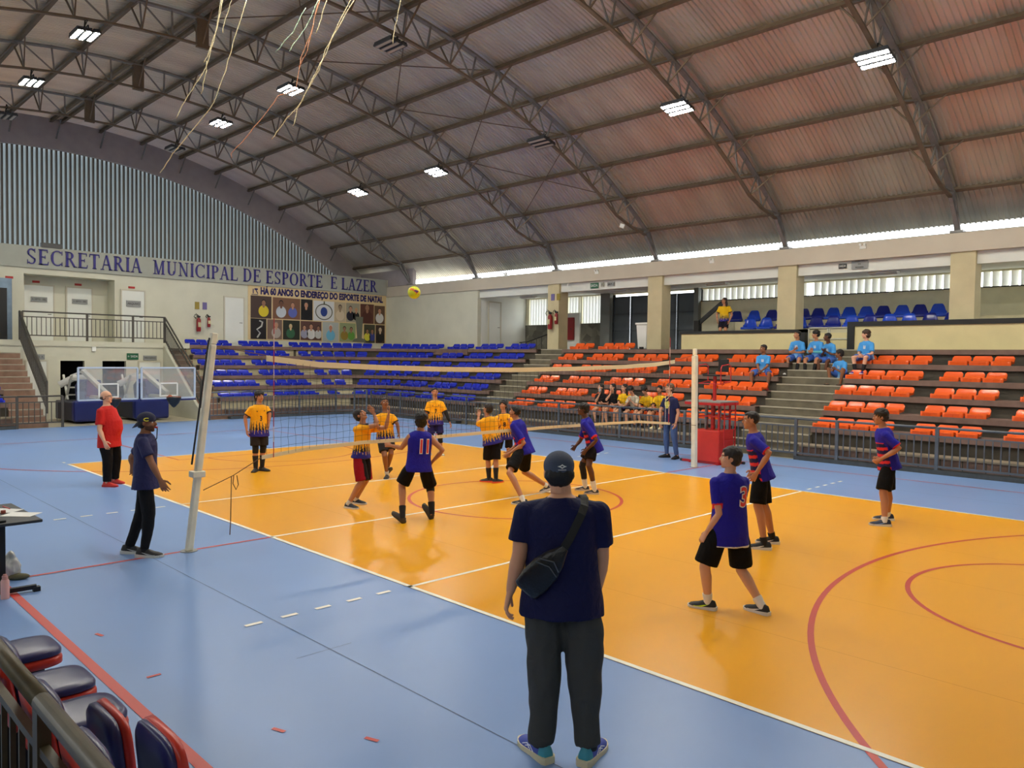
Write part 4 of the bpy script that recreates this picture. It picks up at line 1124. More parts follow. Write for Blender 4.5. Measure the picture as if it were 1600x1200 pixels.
        for y, w_, h_ in ups:
            ring = []
            for i in range(14):
                a = math.pi * i / 13; cx = math.cos(a); sz = math.sin(a)
                ring.append(sp(-w_ * (abs(cx) ** .8) * (1 if cx > 0 else -1) * (1 - .18 * sz), y, .06 + (h_ - .06) * max(0, sz) ** .8))
            rings.append(ring)
        if fd.get('kind') != 'slipper':
            sweep(b, rings); sho = b.build('shoe', mat('shoe_%d_%d_%d' % fd['rgb'], fd['rgb'], .6), root, smooth=True, angle=60)
            if fd.get('heel'):
                sho.data.materials.append(mat('heel_teal', fd['heel'], .5))
                for pp in sho.data.polygons:
                    if (pp.center - hl).dot(f) < .24 * L: pp.material_index = 1
            if 1: sho.matrix_parent_inverse = Matrix.Translation(-root.location)
        else:
            b.tube([sp(-.14, .62, .08), sp(-.08, .6, .17), sp(.08, .6, .17), sp(.14, .62, .08)], .022 * L, 8); sho = b.build('slipper_strap', mat('slipper', fd['rgb'], .6), root); sho.matrix_parent_inverse = Matrix.Translation(-root.location)
        b = MB(); rings = []
        for y, w_, z1 in ((-.03, .105, .14), (.03, .15, .15), (.2, .16, .135), (.45, .16, .115), (.7, .195, .105), (.88, .175, .11), (.99, .11, .12), (1.02, .06, .13)):
            z0 = .0 + (.03 if y > .95 else 0)
            rings.append([sp(-w_, y, z0 + .005), sp(-w_ * .95, y, z0), sp(w_ * .95, y, z0), sp(w_, y, z0 + .005), sp(w_, y, z1), sp(-w_, y, z1)])
        sweep(b, rings); so_ = b.build('sole', mat('sole_%d_%d_%d' % fd['sole'], fd['sole'], .6), sho, smooth=True, angle=50); so_.matrix_parent_inverse = Matrix.Identity(4)
        if fd.get('mark'):
            for sd in (-1, 1):
                b = MB(); pr_ = [(.28, .13, .0), (.36, .105, .02), (.46, .11, .03), (.60, .15, .025), (.80, .215, .005)] if fd['mark'][0] == 'swoosh' else None
                if pr_:
                    pr_ = [(1.05 - y, z, t) for y, z, t in pr_]; wf = lambda y, z: sd * (.125 + .055 * max(0, min(1, (y - .2) / .6)) - .10 * max(0, z - .10)) * 1.04
                    up_ = [sp(wf(y, z + t) * 1.0, y, z + t) for y, z, t in pr_]; dn = [sp(wf(y, z - t), y, z - t) for y, z, t in pr_]
                    b.add(up_ + dn, [(i, i + 1, i + 6, i + 5) for i in range(4)])
                    v = b.build('shoe_mark', mat('mark_%d_%d_%d' % fd['mark'][1], fd['mark'][1], .5), sho, fix=False)
                    sm = v.modifiers.new('t', 'SOLIDIFY'); sm.thickness = .006; sm.offset = 0
                else:
                    for kk in ((.34, .62), (.44, .72), (.56, .5)):
                        b.tube([sp(sd * .145, kk[0], .12), sp(sd * .13, (kk[0] + kk[1]) / 2, .19), sp(sd * .15, kk[1], .13)], .013 * L, 6)
                    v = b.build('shoe_mark', mat('mark_%d_%d_%d' % fd['mark'][1], fd['mark'][1], .5), sho)
                v.matrix_parent_inverse = Matrix.Identity(4)
        if J.get('armsleeve') and s in J['armsleeve'][0]:
            sh, el, wr = J['sh' + s], J['el' + s], J['wr' + s]; b = MB()
            b.tube([sh.lerp(el, .5), sh.lerp(el, .8), el, el.lerp(wr, .3), wr], [.0305 * H * lg, .0285 * H * lg, .025 * H * lg, .0255 * H * lg, .0165 * H], 12)
            rgb = J['armsleeve'][1]; o = b.build('arm_sleeve', mat('cloth_%d_%d_%d' % rgb, rgb, .8), root, smooth=True, angle=50); o.matrix_parent_inverse = Matrix.Translation(-root.location)
    if extra: extra(root, J, H, hp_, hh)
    return root

def pose_px(H, head, heading, pel, neck, hdpx, feet, wL, wR, elL=None, elR=None, kL=None, kR=None, ndz=0, pdz=0, hdz=0, shw=1.0, shturn=0, **kw):
    """Joints from points read off the photograph and real depths; feet: ((u,v,z,heading,pitch) left, right)."""
    J = dict(kw); F0 = hd(heading); J['S_'] = 0
    zc = []
    for s, ft in zip('LR', feet):
        p = onz(ft[0], ft[1], ft[2]); J['S' + s] = p; zc.append(depth(p)); f = hd(ft[3]); pt = math.radians(ft[4]) if len(ft) > 4 else 0
        f = (f * math.cos(pt) + UPZ * math.sin(pt)).normalized(); J['f' + s] = f; r = f.cross(UPZ).normalized(); J['u' + s] = r.cross(f)
        J['an' + s] = p + J['u' + s] * (.05 * H) - f * (.158 * H * .22)
    z0 = sum(zc) / 2 + pdz
    P0 = atd(pel[0], pel[1], z0); N = atd(neck[0], neck[1], z0 + ndz)
    P = N + (P0 - N).normalized() * min((P0 - N).length, .305 * H); J['hem'] = max(.05, (P0 - N).length / (P - N).length - 1 + .03)
    J['P'], J['N'] = P, N; U = (N - P).normalized(); Rr = F0.cross(UPZ); Rr = (Rr - U * Rr.dot(U)).normalized(); J['U'] = U; J['R'] = Rr; J['F'] = U.cross(Rr)
    J['H'] = atd(hdpx[0], hdpx[1], z0 + ndz + hdz)
    Fs = hd(heading + shturn); Rs = Fs.cross(UPZ); Rs = (Rs - U * Rs.dot(U)).normalized()
    for s, sg, w_, el in (('L', -1, wL, elL), ('R', 1, wR, elR)):
        sh = N - U * .064 * H + Rs * (sg * .094 * H * shw * kw.get('g', 1)); J['sh' + s] = sh
        wr = atd(w_[0], w_[1], depth(sh) + w_[2]); l1, l2 = .172 * H, .152 * H
        pole = -J['F'] * .5 - UPZ * .6 + Rs * sg * .5
        if el: pole = atd(el[0], el[1], (depth(sh) + depth(wr)) / 2 + (el[2] if len(el) > 2 else 0)) - (sh + wr) / 2
        J['el' + s], J['wr' + s] = ik(sh, wr, l1, l2, pole)
        if el: J['el' + s] = atd(el[0], el[1], (depth(sh) + depth(J['wr' + s])) / 2 + (el[2] if len(el) > 2 else 0))
        hp = P + Rr * (sg * .054 * H * kw.get('g', 1)); J['hp' + s] = hp
        k = kL if s == 'L' else kR; pole = F0
        if k: pole = atd(k[0], k[1], (depth(hp) + depth(J['an' + s])) / 2 + (k[2] if len(k) > 2 else 0)) - (hp + J['an' + s]) / 2 + F0 * .03
        D_ = (J['an' + s] - hp).length; sc_ = 1.0 if k else min(1.0, D_ / (.481 * H * .993))
        J['kn' + s], _ = ik(hp, J['an' + s], .245 * H * sc_, .236 * H * sc_, pole, True)
        if k: J['kn' + s] = atd(k[0], k[1], (depth(hp) + depth(J['an' + s])) / 2 + (k[2] if len(k) > 2 else 0))
    return J
def pose_sit(H, x, y, zs, zf, heading, lean=.15, spread=.14, reach=.40, hands=None, headf=.03, fl=0, side=0, **kw):
    J = dict(kw); F0 = hd(heading); R0 = F0.cross(UPZ); P = V((x, y, zs + .055 * H)); U = (UPZ * math.cos(lean) + F0 * math.sin(lean) + R0 * side).normalized()
    N = P + U * .30 * H; Rr = (R0 - U * R0.dot(U)).normalized(); J.update(P=P, N=N, U=U, R=Rr, F=U.cross(Rr)); J['H'] = N + UPZ * .100 * H + F0 * (headf + .01); J['hs'] = 1.06
    for s, sg in (('L', -1), ('R', 1)):
        S = V((P.x, P.y, zf)) + F0 * (reach + (fl if s == 'L' else 0)) + R0 * sg * spread * .9; J['S' + s] = S; f = hd(heading - sg * 12); J['f' + s] = f; J['u' + s] = UPZ.copy(); J['an' + s] = S + UPZ * .05 * H - f * .035 * H
        hp = P + Rr * sg * .054 * H; J['hp' + s] = hp; J['kn' + s], _ = ik(hp, J['an' + s], .245 * H, .236 * H, F0 + UPZ * .8 + R0 * sg * spread * 2.5, True)
        sh = N - U * .064 * H + Rr * sg * .094 * H; J['sh' + s] = sh
        hx = (hands or {}).get(s, (.30, .06 * sg, .02))
        wr = P + F0 * hx[0] + R0 * hx[1] + UPZ * hx[2]
        J['el' + s], J['wr' + s] = ik(sh, wr, .172 * H, .152 * H, -F0 * .3 - UPZ * .6 + R0 * sg * .6)
    return J

# ---- cloth patterns (dyes)
Y_, YB, BLU, BLK, CRM = lin((246, 172, 20)), lin((236, 186, 20)), lin((44, 38, 130)), lin((30, 26, 40)), lin((214, 180, 90))
def flame(yc):
    def fn(h, a, f, st, p):
        if st > .86: return BLK
        if st > 0: return yc
        if h > .965: return BLK
        ang = math.atan2(a, f) / math.pi * 9.0
        k = math.floor(ang); fr = ang - k; sp = abs(fr - .5) * 2
        hg = .10 + .20 * (.5 + .5 * math.sin(k * 12.9 + 1.3)) + .12
        edge = .07 + hg * (1 - sp)
        if h < .055: return BLU
        if h < edge: return BLU if h < .2 else BLK
        k2 = math.floor(ang * 2 + .37); f2 = ang * 2 + .37 - k2
        if h < .42 and abs(f2 - .5) < .12 and h < .26 + .16 * (.5 + .5 * math.sin(k2 * 7.7)): return BLK
        if h < edge + .05: return CRM
        return yc
    return fn
RB, RD, NV, WHT_ = lin((32, 26, 150)), lin((214, 44, 50)), lin((24, 20, 70)), lin((225, 225, 225))
def royal(front=.1, hemc=None, cuff=True):
    def fn(h, a, f, st, p):
        if cuff and st > .93: return RD
        if st > 0: return RB
        if hemc and h < .025: return hemc
        if f > front and h < .66:
            k = (h - .02) / .155; fr = k - math.floor(k)
            return RD if fr < .42 else NV
        return RB
    return fn
def plain(c, hemfade=None, collar=None):
    c = lin(c)
    def fn(h, a, f, st, p):
        if collar and h > .96 and st < 0: return lin(collar)
        if hemfade and st < 0 and h < .34:
            t = max(0, min(1, (.34 - h) / .3)); t = t * (.75 + .25 * math.sin(h * 90))
            return tuple(x * (1 - t) + y * t for x, y in zip(c, lin(hemfade)))
        return c
    return fn
m_nred = mat('number_red', (222, 52, 54), .5); m_nblk = mat('number_black', (24, 22, 34), .5); m_nwht = mat('number_white', (232, 232, 232), .5)
BS = dict(rgb=(26, 26, 28), sole=(34, 34, 36))
black, socks_b, socks_w = (22, 22, 24), (26, 25, 28), (232, 230, 226)
def shoes(rgb, sole, sock=None, st=.72, mark=None, bands=(), big=1.0, **k):
    b = list(bands)
    if sock: b.append(('sock', st, 1.08, sock))
    return dict(rgb=rgb, sole=sole, bands=b, mark=mark, big=big, **k)

# ---- standing and playing people
def lanyard(root, J, H, hp_, hh):
    b = MB(); N, F, R, U = J['N'], J['F'], J['R'], J['U']; c = N + F * .085 * H * .9 - U * .06 * H
    b.tube([N + R * .035 * H, N + R * .045 * H + F * .05 * H, c + F * .02], .008, 6); b.tube([N - R * .035 * H, N - R * .045 * H + F * .05 * H, c + F * .02], .008, 6)
    o = b.build('lanyard', mat('lanyard_cream', (226, 214, 150), .7), root); o.matrix_parent_inverse = Matrix.Translation(-root.location)
    b = MB(); b.tube([c + F * .03, c + F * .045 - U * .3 * H], .004, 6); o = b.build('whistle_cord', m_wht, root); o.matrix_parent_inverse = Matrix.Translation(-root.location)
def heartfn(h, a, f, st, p):
    if st < 0 and f > .4:
        x = (a + .0) / .42; y = (h - .70) / .17
        if (x * x + y * y - .55) ** 3 - x * x * y * y * y < 0: return lin((206, 200, 96))
    return lin((30, 34, 74))
def heartfn2(h, a, f, st, p):
    if st < 0 and f > .35:
        x = a / .42; y = (h - .66) / .14
        yy4 = y * 1.1
        if (x * x + yy4 * yy4 - 1) ** 3 - x * x * yy4 ** 3 < 0: return lin((212, 206, 104))
    return lin((30, 34, 74))

# coach in the foreground, seen from behind
def coach_bag(root, J, H, hp_, hh):
    pass
J = pose_px(1.83, None, 135, (877, 955), (878, 772), (873, 738), ((836, 1176, .0, 165, 0), (926, 1181, .0, 108, 0)), (797, 926, -.02), (932, 926, .10), elL=(812, 866, .0), elR=(940, 872, 0), g=1.16, shw=1.10, kL=(850, 1063), kR=(914, 1063), ndz=.02, cuL=.45, lg=1.06)
def coach_extra(root, J, H, hp_, hh):
    P, N, R, F, U = J['P'], J['N'], J['R'], J['F'], J['U']; bk = -F
    sh = [o for o in root.children if o.name.startswith('shirt')][0].data
    bv = BVHTree.FromPolygons([v.co for v in sh.vertices], [p.vertices for p in sh.polygons])
    def on(rc, t, lift):
        p = tor(J, t) + R * rc; q = p + bk * .5; h = bv.ray_cast(q, F, 1.0); return (h[0] if h[0] is not None else p) + bk * lift
    # strap: over the right shoulder, diagonally down to the left hip
    b = MB(); rings = []
    pts = [(.135, .955), (.13, .90), (.11, .82), (.075, .70), (.035, .56), (.0, .46), (-.03, .38)]
    path_ = [on(r, t, .008) for r, t in pts]
    front = [N + R * .125 - U * .005 * H + F * .02, N + R * .10 - U * .07 * H + F * .13]
    path_ = [front[1], front[0] + U * .0] + path_
    for i, p in enumerate(path_):
        t = (path_[min(i + 1, len(path_) - 1)] - path_[max(i - 1, 0)]).normalized(); nrm_ = bk if i > 2 else (U if i == 1 else (F if i == 0 else (bk + U).normalized()))
        x = t.cross(nrm_).normalized() * .024; rings.append([p - x, p + x, p + x + nrm_ * .006, p - x + nrm_ * .006])
    sweep(b, rings); o = b.build('strap', mat('strap_black', (20, 22, 20), .7), None, smooth=False)
    bag = empty('sling_bag', on(-.10, .2, .05), 'black sling bag worn across the back of the man in the foreground', 'bag')
    o.parent = bag; o.matrix_parent_inverse = Matrix.Translation(-bag.location)
    # body of the bag: rounded slab from strap end down-left
    c = on(-.115, .24, .05); ax = (on(-.02, .42, .05) - on(-.21, .02, .05)).normalized(); ay = ax.cross(bk).normalized()
    b = MB(); rings = []
    for k, (s_, wdt, th) in enumerate(((-.175, .055, .012), (-.16, .08, .035), (-.08, .092, .05), (.02, .088, .052), (.10, .065, .042), (.17, .032, .02), (.19, .024, .008))):
        ring = []
        for i in range(16):
            a = 2 * math.pi * i / 16; cc, ss = math.cos(a), math.sin(a)
            ring.append(c + ax * s_ + ay * (wdt * abs(cc) ** .6 * (1 if cc > 0 else -1)) + bk * (th * .9 * abs(ss) ** .6 * (1 if ss > 0 else -1)))
        rings.append(ring)
    sweep(b, rings); m_lea = mat('bag_leather', (16, 16, 17), .32, bump=.35, bscale=30); o = b.build('bag_body', m_lea, bag, smooth=True, angle=60); o.matrix_parent_inverse = Matrix.Translation(-bag.location)
    b = MB(); b.tube([c + ax * .05 - ay * .07 + bk * .045, c + ax * .09 + bk * .05, c + ax * .06 + ay * .06 + bk * .043], .004, 6); b.tube([c + ax * .02 - ay * .075 + bk * .047, c + ax * .05 + bk * .055, c + ax * .03 + ay * .07 + bk * .047], .0035, 6)
    o = b.build('zipper', mat('zip_metal', (110, 110, 112), .3, .8), bag); o.matrix_parent_inverse = Matrix.Translation(-bag.location)
person('man in navy t-shirt and dark grey trousers with black sling bag, seen from behind', J, 1.83, look=hd(137), lookup=-.02, g=1.16, skin='light', hair='under', haircol=(20, 17, 16), vox=.01,
       cap=dict(m='cap_slate', rgb=(64, 74, 94), dir=1, logo='diamond', slant=.15), top=dict(fn=plain((17, 21, 66)), sleeve=.68, hem=.05, vox=.01, ease=1.05), bottom=dict(rgb=(70, 71, 70), len=2, w=1.04, wr=.02),
       feet=dict(rgb=(60, 78, 170), heel=(60, 150, 170), sole=(216, 206, 170), bands=[('sock', .9, 1.06, (40, 40, 44))], mark=('loops', (226, 232, 238)), big=1.08), extra=coach_extra)

# man in red at the left
J = pose_px(1.73, None, 42, (171, 697), (166.5, 633), (166.5, 620.5), ((172.5, 761, 0, 40, 0), (184, 756, 0, 30, 0))[::-1], (176, 690, .15), (163, 690, -.12), elL=(172, 672, .1), elR=(155.5, 672), belly=.055, g=1.2, cuR=.2)
def glasses(root, J, H, hp_, hh):
    b = MB()
    for s in (-1, 1):
        pts = [hp_(s * .14 + .085 * math.cos(a), .40, .02 + .06 * math.sin(a)) for a in [2 * math.pi * i / 10 for i in range(11)]]; b.tube(pts, .008 * hh, 6)
        b.tube([hp_(s * .225, .39, .04), hp_(s * .36, .0, .04)], .012 * hh, 6)
    b.tube([hp_(-.055, .41, .03), hp_(.055, .41, .03)], .008 * hh, 6)
    o = b.build('glasses', m_black, root); o.matrix_parent_inverse = Matrix.Translation(-root.location)
person('stout man in red t-shirt, black trousers and red shoes standing by the court corner', J, 1.73, look=hd(45), lookup=.12, g=1.2, skin='pale', hair='bald', haircol=(60, 46, 38), top=dict(fn=plain((198, 34, 30)), sleeve=.72, hem=.04),
       bottom=dict(rgb=(20, 19, 20), len=2, w=1.05), feet=dict(rgb=(208, 52, 44), sole=(190, 44, 40), bands=()), extra=glasses)
# man with the backwards cap
J = pose_px(1.75, None, 62, (228, 761), (227, 675), (230, 660), ((211, 865, 0, 50, 0), (234, 871, 0, 48, 0)), (207, 728, .1), (251, 751, -.1), elL=(205, 715, .1), elR=(236, 722), beard=1, cuR=.5, shw=1.05)
def backprint(h, a, f, st, p):
    if st < 0 and f < -.3 and .0 < a + .42 < .2 + .12 * math.sin(h * 40) and .44 < h < .86: return lin((168, 168, 170))
    if st < 0 and f < -.2 and abs(h - .1) < .008 and -.4 < a < .5: return lin((90, 90, 110))
    return lin((40, 42, 84))
def whistle(root, J, H, hp_, hh):
    b = MB(); b.tube([hp_(0, .40, -.24), hp_(.05, .5, -.3), hp_(.04, .47, -.8), hp_(0, .2, -1.15)], .006, 6); o = b.build('whistle_cord', m_black, root); o.matrix_parent_inverse = Matrix.Translation(-root.location)
    b = MB(); b.tube([hp_(0, .38, -.235), hp_(0, .5, -.26)], .055 * hh, 8); o = b.build('whistle', m_redp, root); o.matrix_parent_inverse = Matrix.Translation(-root.location)
person('bearded man in navy t-shirt and backwards navy cap standing by the near net post', J, 1.75, look=hd(52), g=1.0, skin='brown', hair='under', haircol=(20, 16, 15), cap=dict(m='cap_navy', rgb=(30, 32, 60), dir=-1, logo='C', dip=.25),
       top=dict(fn=backprint, sleeve=.72, hem=.12, ease=1.05), bottom=dict(rgb=(26, 26, 28), len=2, w=.9), feet=dict(rgb=(30, 30, 32), sole=(220, 218, 206), bands=[('sock', .86, 1.06, (22, 22, 24))], mark=('swoosh', (170, 170, 170)), big=1.1), extra=whistle)
# line official by the far post
J = pose_px(1.80, None, 262, (1047.5, 661), (1047.3, 618.5), (1046, 607), ((1038, 715, 0, 235, 0), (1055, 717.5, 0, 275, 0))[::-1], (1056, 661, -.05), (1032, 659, -.05), elL=(1060, 645), elR=(1032, 642))
person('official in navy t-shirt with yellow heart, jeans and lanyard beside the far net post', J, 1.80, look=hd(245), lookup=.1, skin='light', hair='short', haircol=(96, 72, 50), top=dict(fn=heartfn2, sleeve=.66, hem=.05), bottom=dict(rgb=(78, 98, 140), len=2, w=.85),
       feet=dict(rgb=(22, 22, 24), sole=(20, 20, 20), bands=()), extra=lanyard)

# yellow team
def ynum(n, hgt=.42, ac=0.0): return [(n, .14, 'F', ac, hgt, m_nblk, None), ('w', .05, 'F', .045, .7, m_nblk, None), ('o', .06, 'F', -.045, .72, m_nblk, None)]
J = pose_px(1.66, None, -8, (404.8, 681), (404.5, 630.5), (405.5, 619.5), ((413, 736.5, 0, 25, 0), (398, 738, 0, -45, 0)), (420, 661, -.05), (385.5, 672, -.05), elL=(421, 647), elR=(383, 652))
person('player in yellow flame jersey number 3 standing left behind the net', J, 1.66, look=hd(5), skin='tan', hair='mop', top=dict(fn=flame(Y_), sleeve=.78, hem=.14, ease=1.08, nums=ynum('3', .40)), bottom=dict(rgb=(44, 40, 40), len=.85, w=1.08),
       feet=dict(rgb=(44, 42, 42), sole=(38, 36, 36), bands=[('knee_pad', -.25, .22, (18, 18, 20)), ('sock', .36, 1.06, (34, 32, 34))]))
J = pose_px(1.6, None, 25, (564, 714), (567.5, 661), (563.5, 649), ((549.5, 795, .0, 20, 0), (561, 788, .0, 30, 0))[::-1], (613, 645, -.35), (584, 646, .1), elL=(603, 668, -.1), elR=(590, 664), kL=(572, 750, 0), kR=(566, 752, 0), shturn=-10,
            hdL=V((.1, .1, 1)), hdR=V((-.5, -.3, .7)), thL=V((-.7, .5, 0)), cuL=.15, cuR=.2)
person('player in yellow jersey with black and red shorts reaching up to set the ball', J, 1.6, look=hd(30), lookup=.7, skin='tan', hair='short', haircol=(30, 20, 16), top=dict(fn=flame(Y_), sleeve=.6, hem=.14, ease=1.04), bottom=dict(rgb=(28, 22, 24), side=(150, 24, 36), len=.98, w=1.15),
       feet=shoes((44, 50, 62), (224, 228, 232), (210, 205, 200), .9))
J = pose_px(1.58, None, -38, (602.5, 690), (601.5, 643.5), (601, 630), ((608, 737, .12, -10, 35), (604, 748, 0, -45, 0)), (623, 677, -.05), (588, 669, -.1), elL=(621, 663), elR=(586, 660), kL=(611, 708, -.2), kR=(601, 712, -.2))
person('player in yellow jersey stepping forward behind the setter', J, 1.58, look=hd(-20), lookup=.25, skin='brown', hair='fade', top=dict(fn=flame(Y_), sleeve=.7, hem=.12, ease=1.05), bottom=dict(rgb=(40, 38, 40), len=.8), feet=shoes((44, 46, 50), (60, 62, 66), socks_w, .82))
J = pose_px(1.64, None, -33, (680.5, 663), (680, 624), (679.5, 613), ((690, 712, 0, -20, 0), (671, 712, 0, -50, 0)), (702.5, 659, -.05), (667.5, 660, -.05), elL=(698, 648), elR=(665, 648), armsleeve=('L', (18, 18, 20)))
person('player in yellow jersey number 7 with one black arm sleeve at the back', J, 1.64, look=hd(-30), lookup=.05, skin='tan', hair='fade', top=dict(fn=flame(Y_), sleeve=.74, hem=.14, ease=1.08, nums=ynum('7', .42)), bottom=dict(rgb=(38, 36, 100), len=.8),
       feet=[shoes((200, 196, 186), (220, 220, 215), None, bands=[('knee_pad', -.3, .25, (18, 18, 20)), ('calf_sleeve', .26, .4, (26, 24, 28))]), shoes((200, 196, 186), (220, 220, 215), None, bands=[('knee_pad', -.3, .25, (18, 18, 20))])])
J = pose_px(1.52, None, 152, (770, 693), (760.5, 650), (762, 639), ((760, 753.5, 0, 205, 0), (778, 754.5, 0, 90, 0)), (748, 650, .25), (764, 653, .3), elL=(746, 664, 0), elR=(780, 668, .2))
person('player in yellow jersey turned away beside a team mate, orange-soled shoes', J, 1.52, look=hd(190), lookup=.35, skin='tan', hair='short', haircol=(36, 24, 18), top=dict(fn=flame(Y_), sleeve=.75, hem=.16, ease=1.14), bottom=dict(rgb=(22, 20, 22), len=1.0, w=1.08),
       feet=shoes((40, 38, 40), (226, 90, 60), socks_b, .42, big=1.1))
J = pose_px(1.50, None, -42, (790, 686), (787, 645), (786, 633.5), ((796, 731, 0, -20, 0), (771, 732, 0, -60, 0)), (797, 662, -.3), (778, 657, -.35), elL=(799, 668, -.1), elR=(776, 664, -.15))
person('player in yellow jersey number 8 facing us behind his team mate', J, 1.50, look=hd(-60), lookup=.2, skin='tan', hair='mop', top=dict(fn=flame(Y_), sleeve=.72, hem=.14, ease=1.06, nums=ynum('8', .45)), bottom=dict(rgb=(30, 28, 30), len=.9), feet=shoes((226, 224, 220), (236, 234, 230), socks_b, .5))

# blue team
J = pose_px(1.62, None, 158, (653.5, 735), (657, 672), (658, 656), ((622, 810, .06, 190, 28), (667, 800, .10, 190, 50)), (610, 696, .22), (675, 722, .1), elL=(627, 700, .0), elR=(692, 704, -.05), kL=(628, 757, .1), kR=(672, 760, .15))
person('player in sleeveless blue jersey number 11 leaping at the net, seen from behind', J, 1.62, look=hd(140), lookup=.3, skin='tan', hair='mop', haircol=(24, 18, 16), top=dict(fn=royal(.2, None, False), sleeve=0, hem=.2, ease=1.1, nums=[('11', .27, 'B', .025, .52, m_nred, m_nwht)], numw=.75), bottom=dict(rgb=(20, 17, 18), len=.95, w=1.12),
       feet=[shoes((64, 54, 44), (52, 46, 40), socks_b, .68), shoes((64, 54, 44), (52, 46, 40), socks_b, .6, bands=[('knee_pad', -.22, .2, (20, 18, 18))])])
J = pose_px(1.66, None, 196, (822, 709), (806, 655), (804.5, 644), ((812, 789, 0, 205, 0), (853, 768, 0.02, 185, -18)), (796, 708.5, -.05), (800, 702, .25), elL=(819, 693, -.05), elR=(812, 690, .2), kL=(796, 739, -.05), kR=(819, 737, .1), ndz=.05, cuL=.5)
person('player in blue jersey and black shorts lunging left beside the foreground man', J, 1.66, look=hd(200), lookup=.2, skin='tan', hair='fade', top=dict(fn=royal(.3), sleeve=.82, hem=.12, ease=1.06, nums=[('1', .12, 'B', .02, .5, m_nred, None)]), bottom=dict(rgb=(18, 16, 17), len=.85, w=1.1),
       feet=shoes((40, 40, 46), (216, 214, 216), socks_w, .86, mark=('stripes', (200, 200, 204)), big=1.05))
J = pose_px(1.62, None, 208, (931, 706), (914, 652), (911, 640), ((924, 772.5, 0, 215, 0), (909.5, 767, 0, 215, 0)), (916.5, 703, -.1), (899.5, 697, .05), elL=(932, 688, -.1), elR=(907, 688, .1), kL=(920, 728, -.1), kR=(909, 727, 0), ndz=.0, cuL=.5)
person('player in blue jersey number 2 crouching near the centre, one black leg sleeve', J, 1.62, look=hd(225), lookup=.1, skin='dark', hair='curly', top=dict(fn=royal(.05), sleeve=.84, hem=.10, ease=1.06, nums=[('2', .12, 'F', .02, .30, m_nwht, None)]), bottom=dict(rgb=(24, 16, 16), len=.72, w=1.1),
       feet=[shoes((48, 44, 46), (206, 190, 180), socks_w, .62, mark=('stripes', (222, 200, 190))), shoes((48, 44, 46), (206, 190, 180), socks_w, .62, mark=('stripes', (222, 200, 190)), bands=[('leg_sleeve', -.15, .66, (20, 18, 20))])])
J = pose_px(1.60, None, 150, (1138, 850), (1141, 737), (1141, 716), ((1097, 951, 0, 195, 0), (1182, 957, 0.0, 172, 0)), (1104, 832, .0), (1128, 838, .42), elL=(1124, 803, -.05), elR=(1150, 805, .2), kL=(1101, 886, 0), kR=(1158, 890, .1), cuL=.5)
person('boy in blue jersey number 3 with stripes, knees bent, nearest blue player', J, 1.60, look=hd(212), lookup=.1, skin='light', hair='short', haircol=(30, 22, 20), vox=.01, top=dict(fn=royal(.15, WHT_), sleeve=.72, hem=.14, ease=1.10, vox=.009, nums=[('3', .25, 'B', .055, .52, m_nred, m_nwht)], numw=.85), bottom=dict(rgb=(18, 17, 18), len=.92, w=1.2),
       feet=[shoes((30, 30, 32), (222, 222, 222), socks_w, .76, mark=('swoosh', (200, 230, 40)), big=1.06), shoes((30, 30, 32), (222, 222, 222), socks_w, .76, mark=('swoosh', (228, 228, 228)), big=1.06)])
J = pose_px(1.72, None, 205, (1192, 747), (1177, 674), (1173, 657), ((1186, 858.5, 0, 205, 0), (1199, 849.5, 0, 208, 0)), (1182, 739, -.1), (1176, 735, .2), elL=(1202, 708, -.08), elR=(1186, 712, .2), kL=(1184, 790, 0), kR=(1193, 788, 0), cuL=.6)
person('blue jersey player with red front stripes standing behind the boy number 3', J, 1.72, look=hd(215), skin='tan', hair='fade', haircol=(30, 22, 18), vox=.01, top=dict(fn=royal(.0), sleeve=.84, hem=.14, ease=1.05), bottom=dict(rgb=(16, 15, 16), len=.95, w=1.05), feet=shoes((28, 28, 30), (222, 222, 222), socks_b, .84, mark=('swoosh', (226, 226, 226)), big=1.08))
J = pose_px(1.70, None, 208, (1390, 731), (1379.5, 667), (1375.5, 652), ((1375, 822, 0, 205, 0), (1380, 813, 0, 207, 0)), (1377, 717, -.05), (1371, 716, .2), elL=(1405, 701, -.08), elR=(1385, 702, .2), kL=(1380, 770, 0), kR=(1387, 768, 0), cuL=.9, cuR=.9)
person('blue jersey player with red stripes standing alone at the far right', J, 1.70, look=hd(215), g=1.08, skin='tan', hair='curly', haircol=(34, 26, 22), vox=.01, top=dict(fn=royal(.05), sleeve=.84, hem=.11, ease=1.04), bottom=dict(rgb=(16, 15, 16), len=.92, w=1.08), feet=shoes((34, 40, 62), (222, 222, 222), socks_w, .86, mark=('swoosh', (120, 160, 230)), big=1.08))

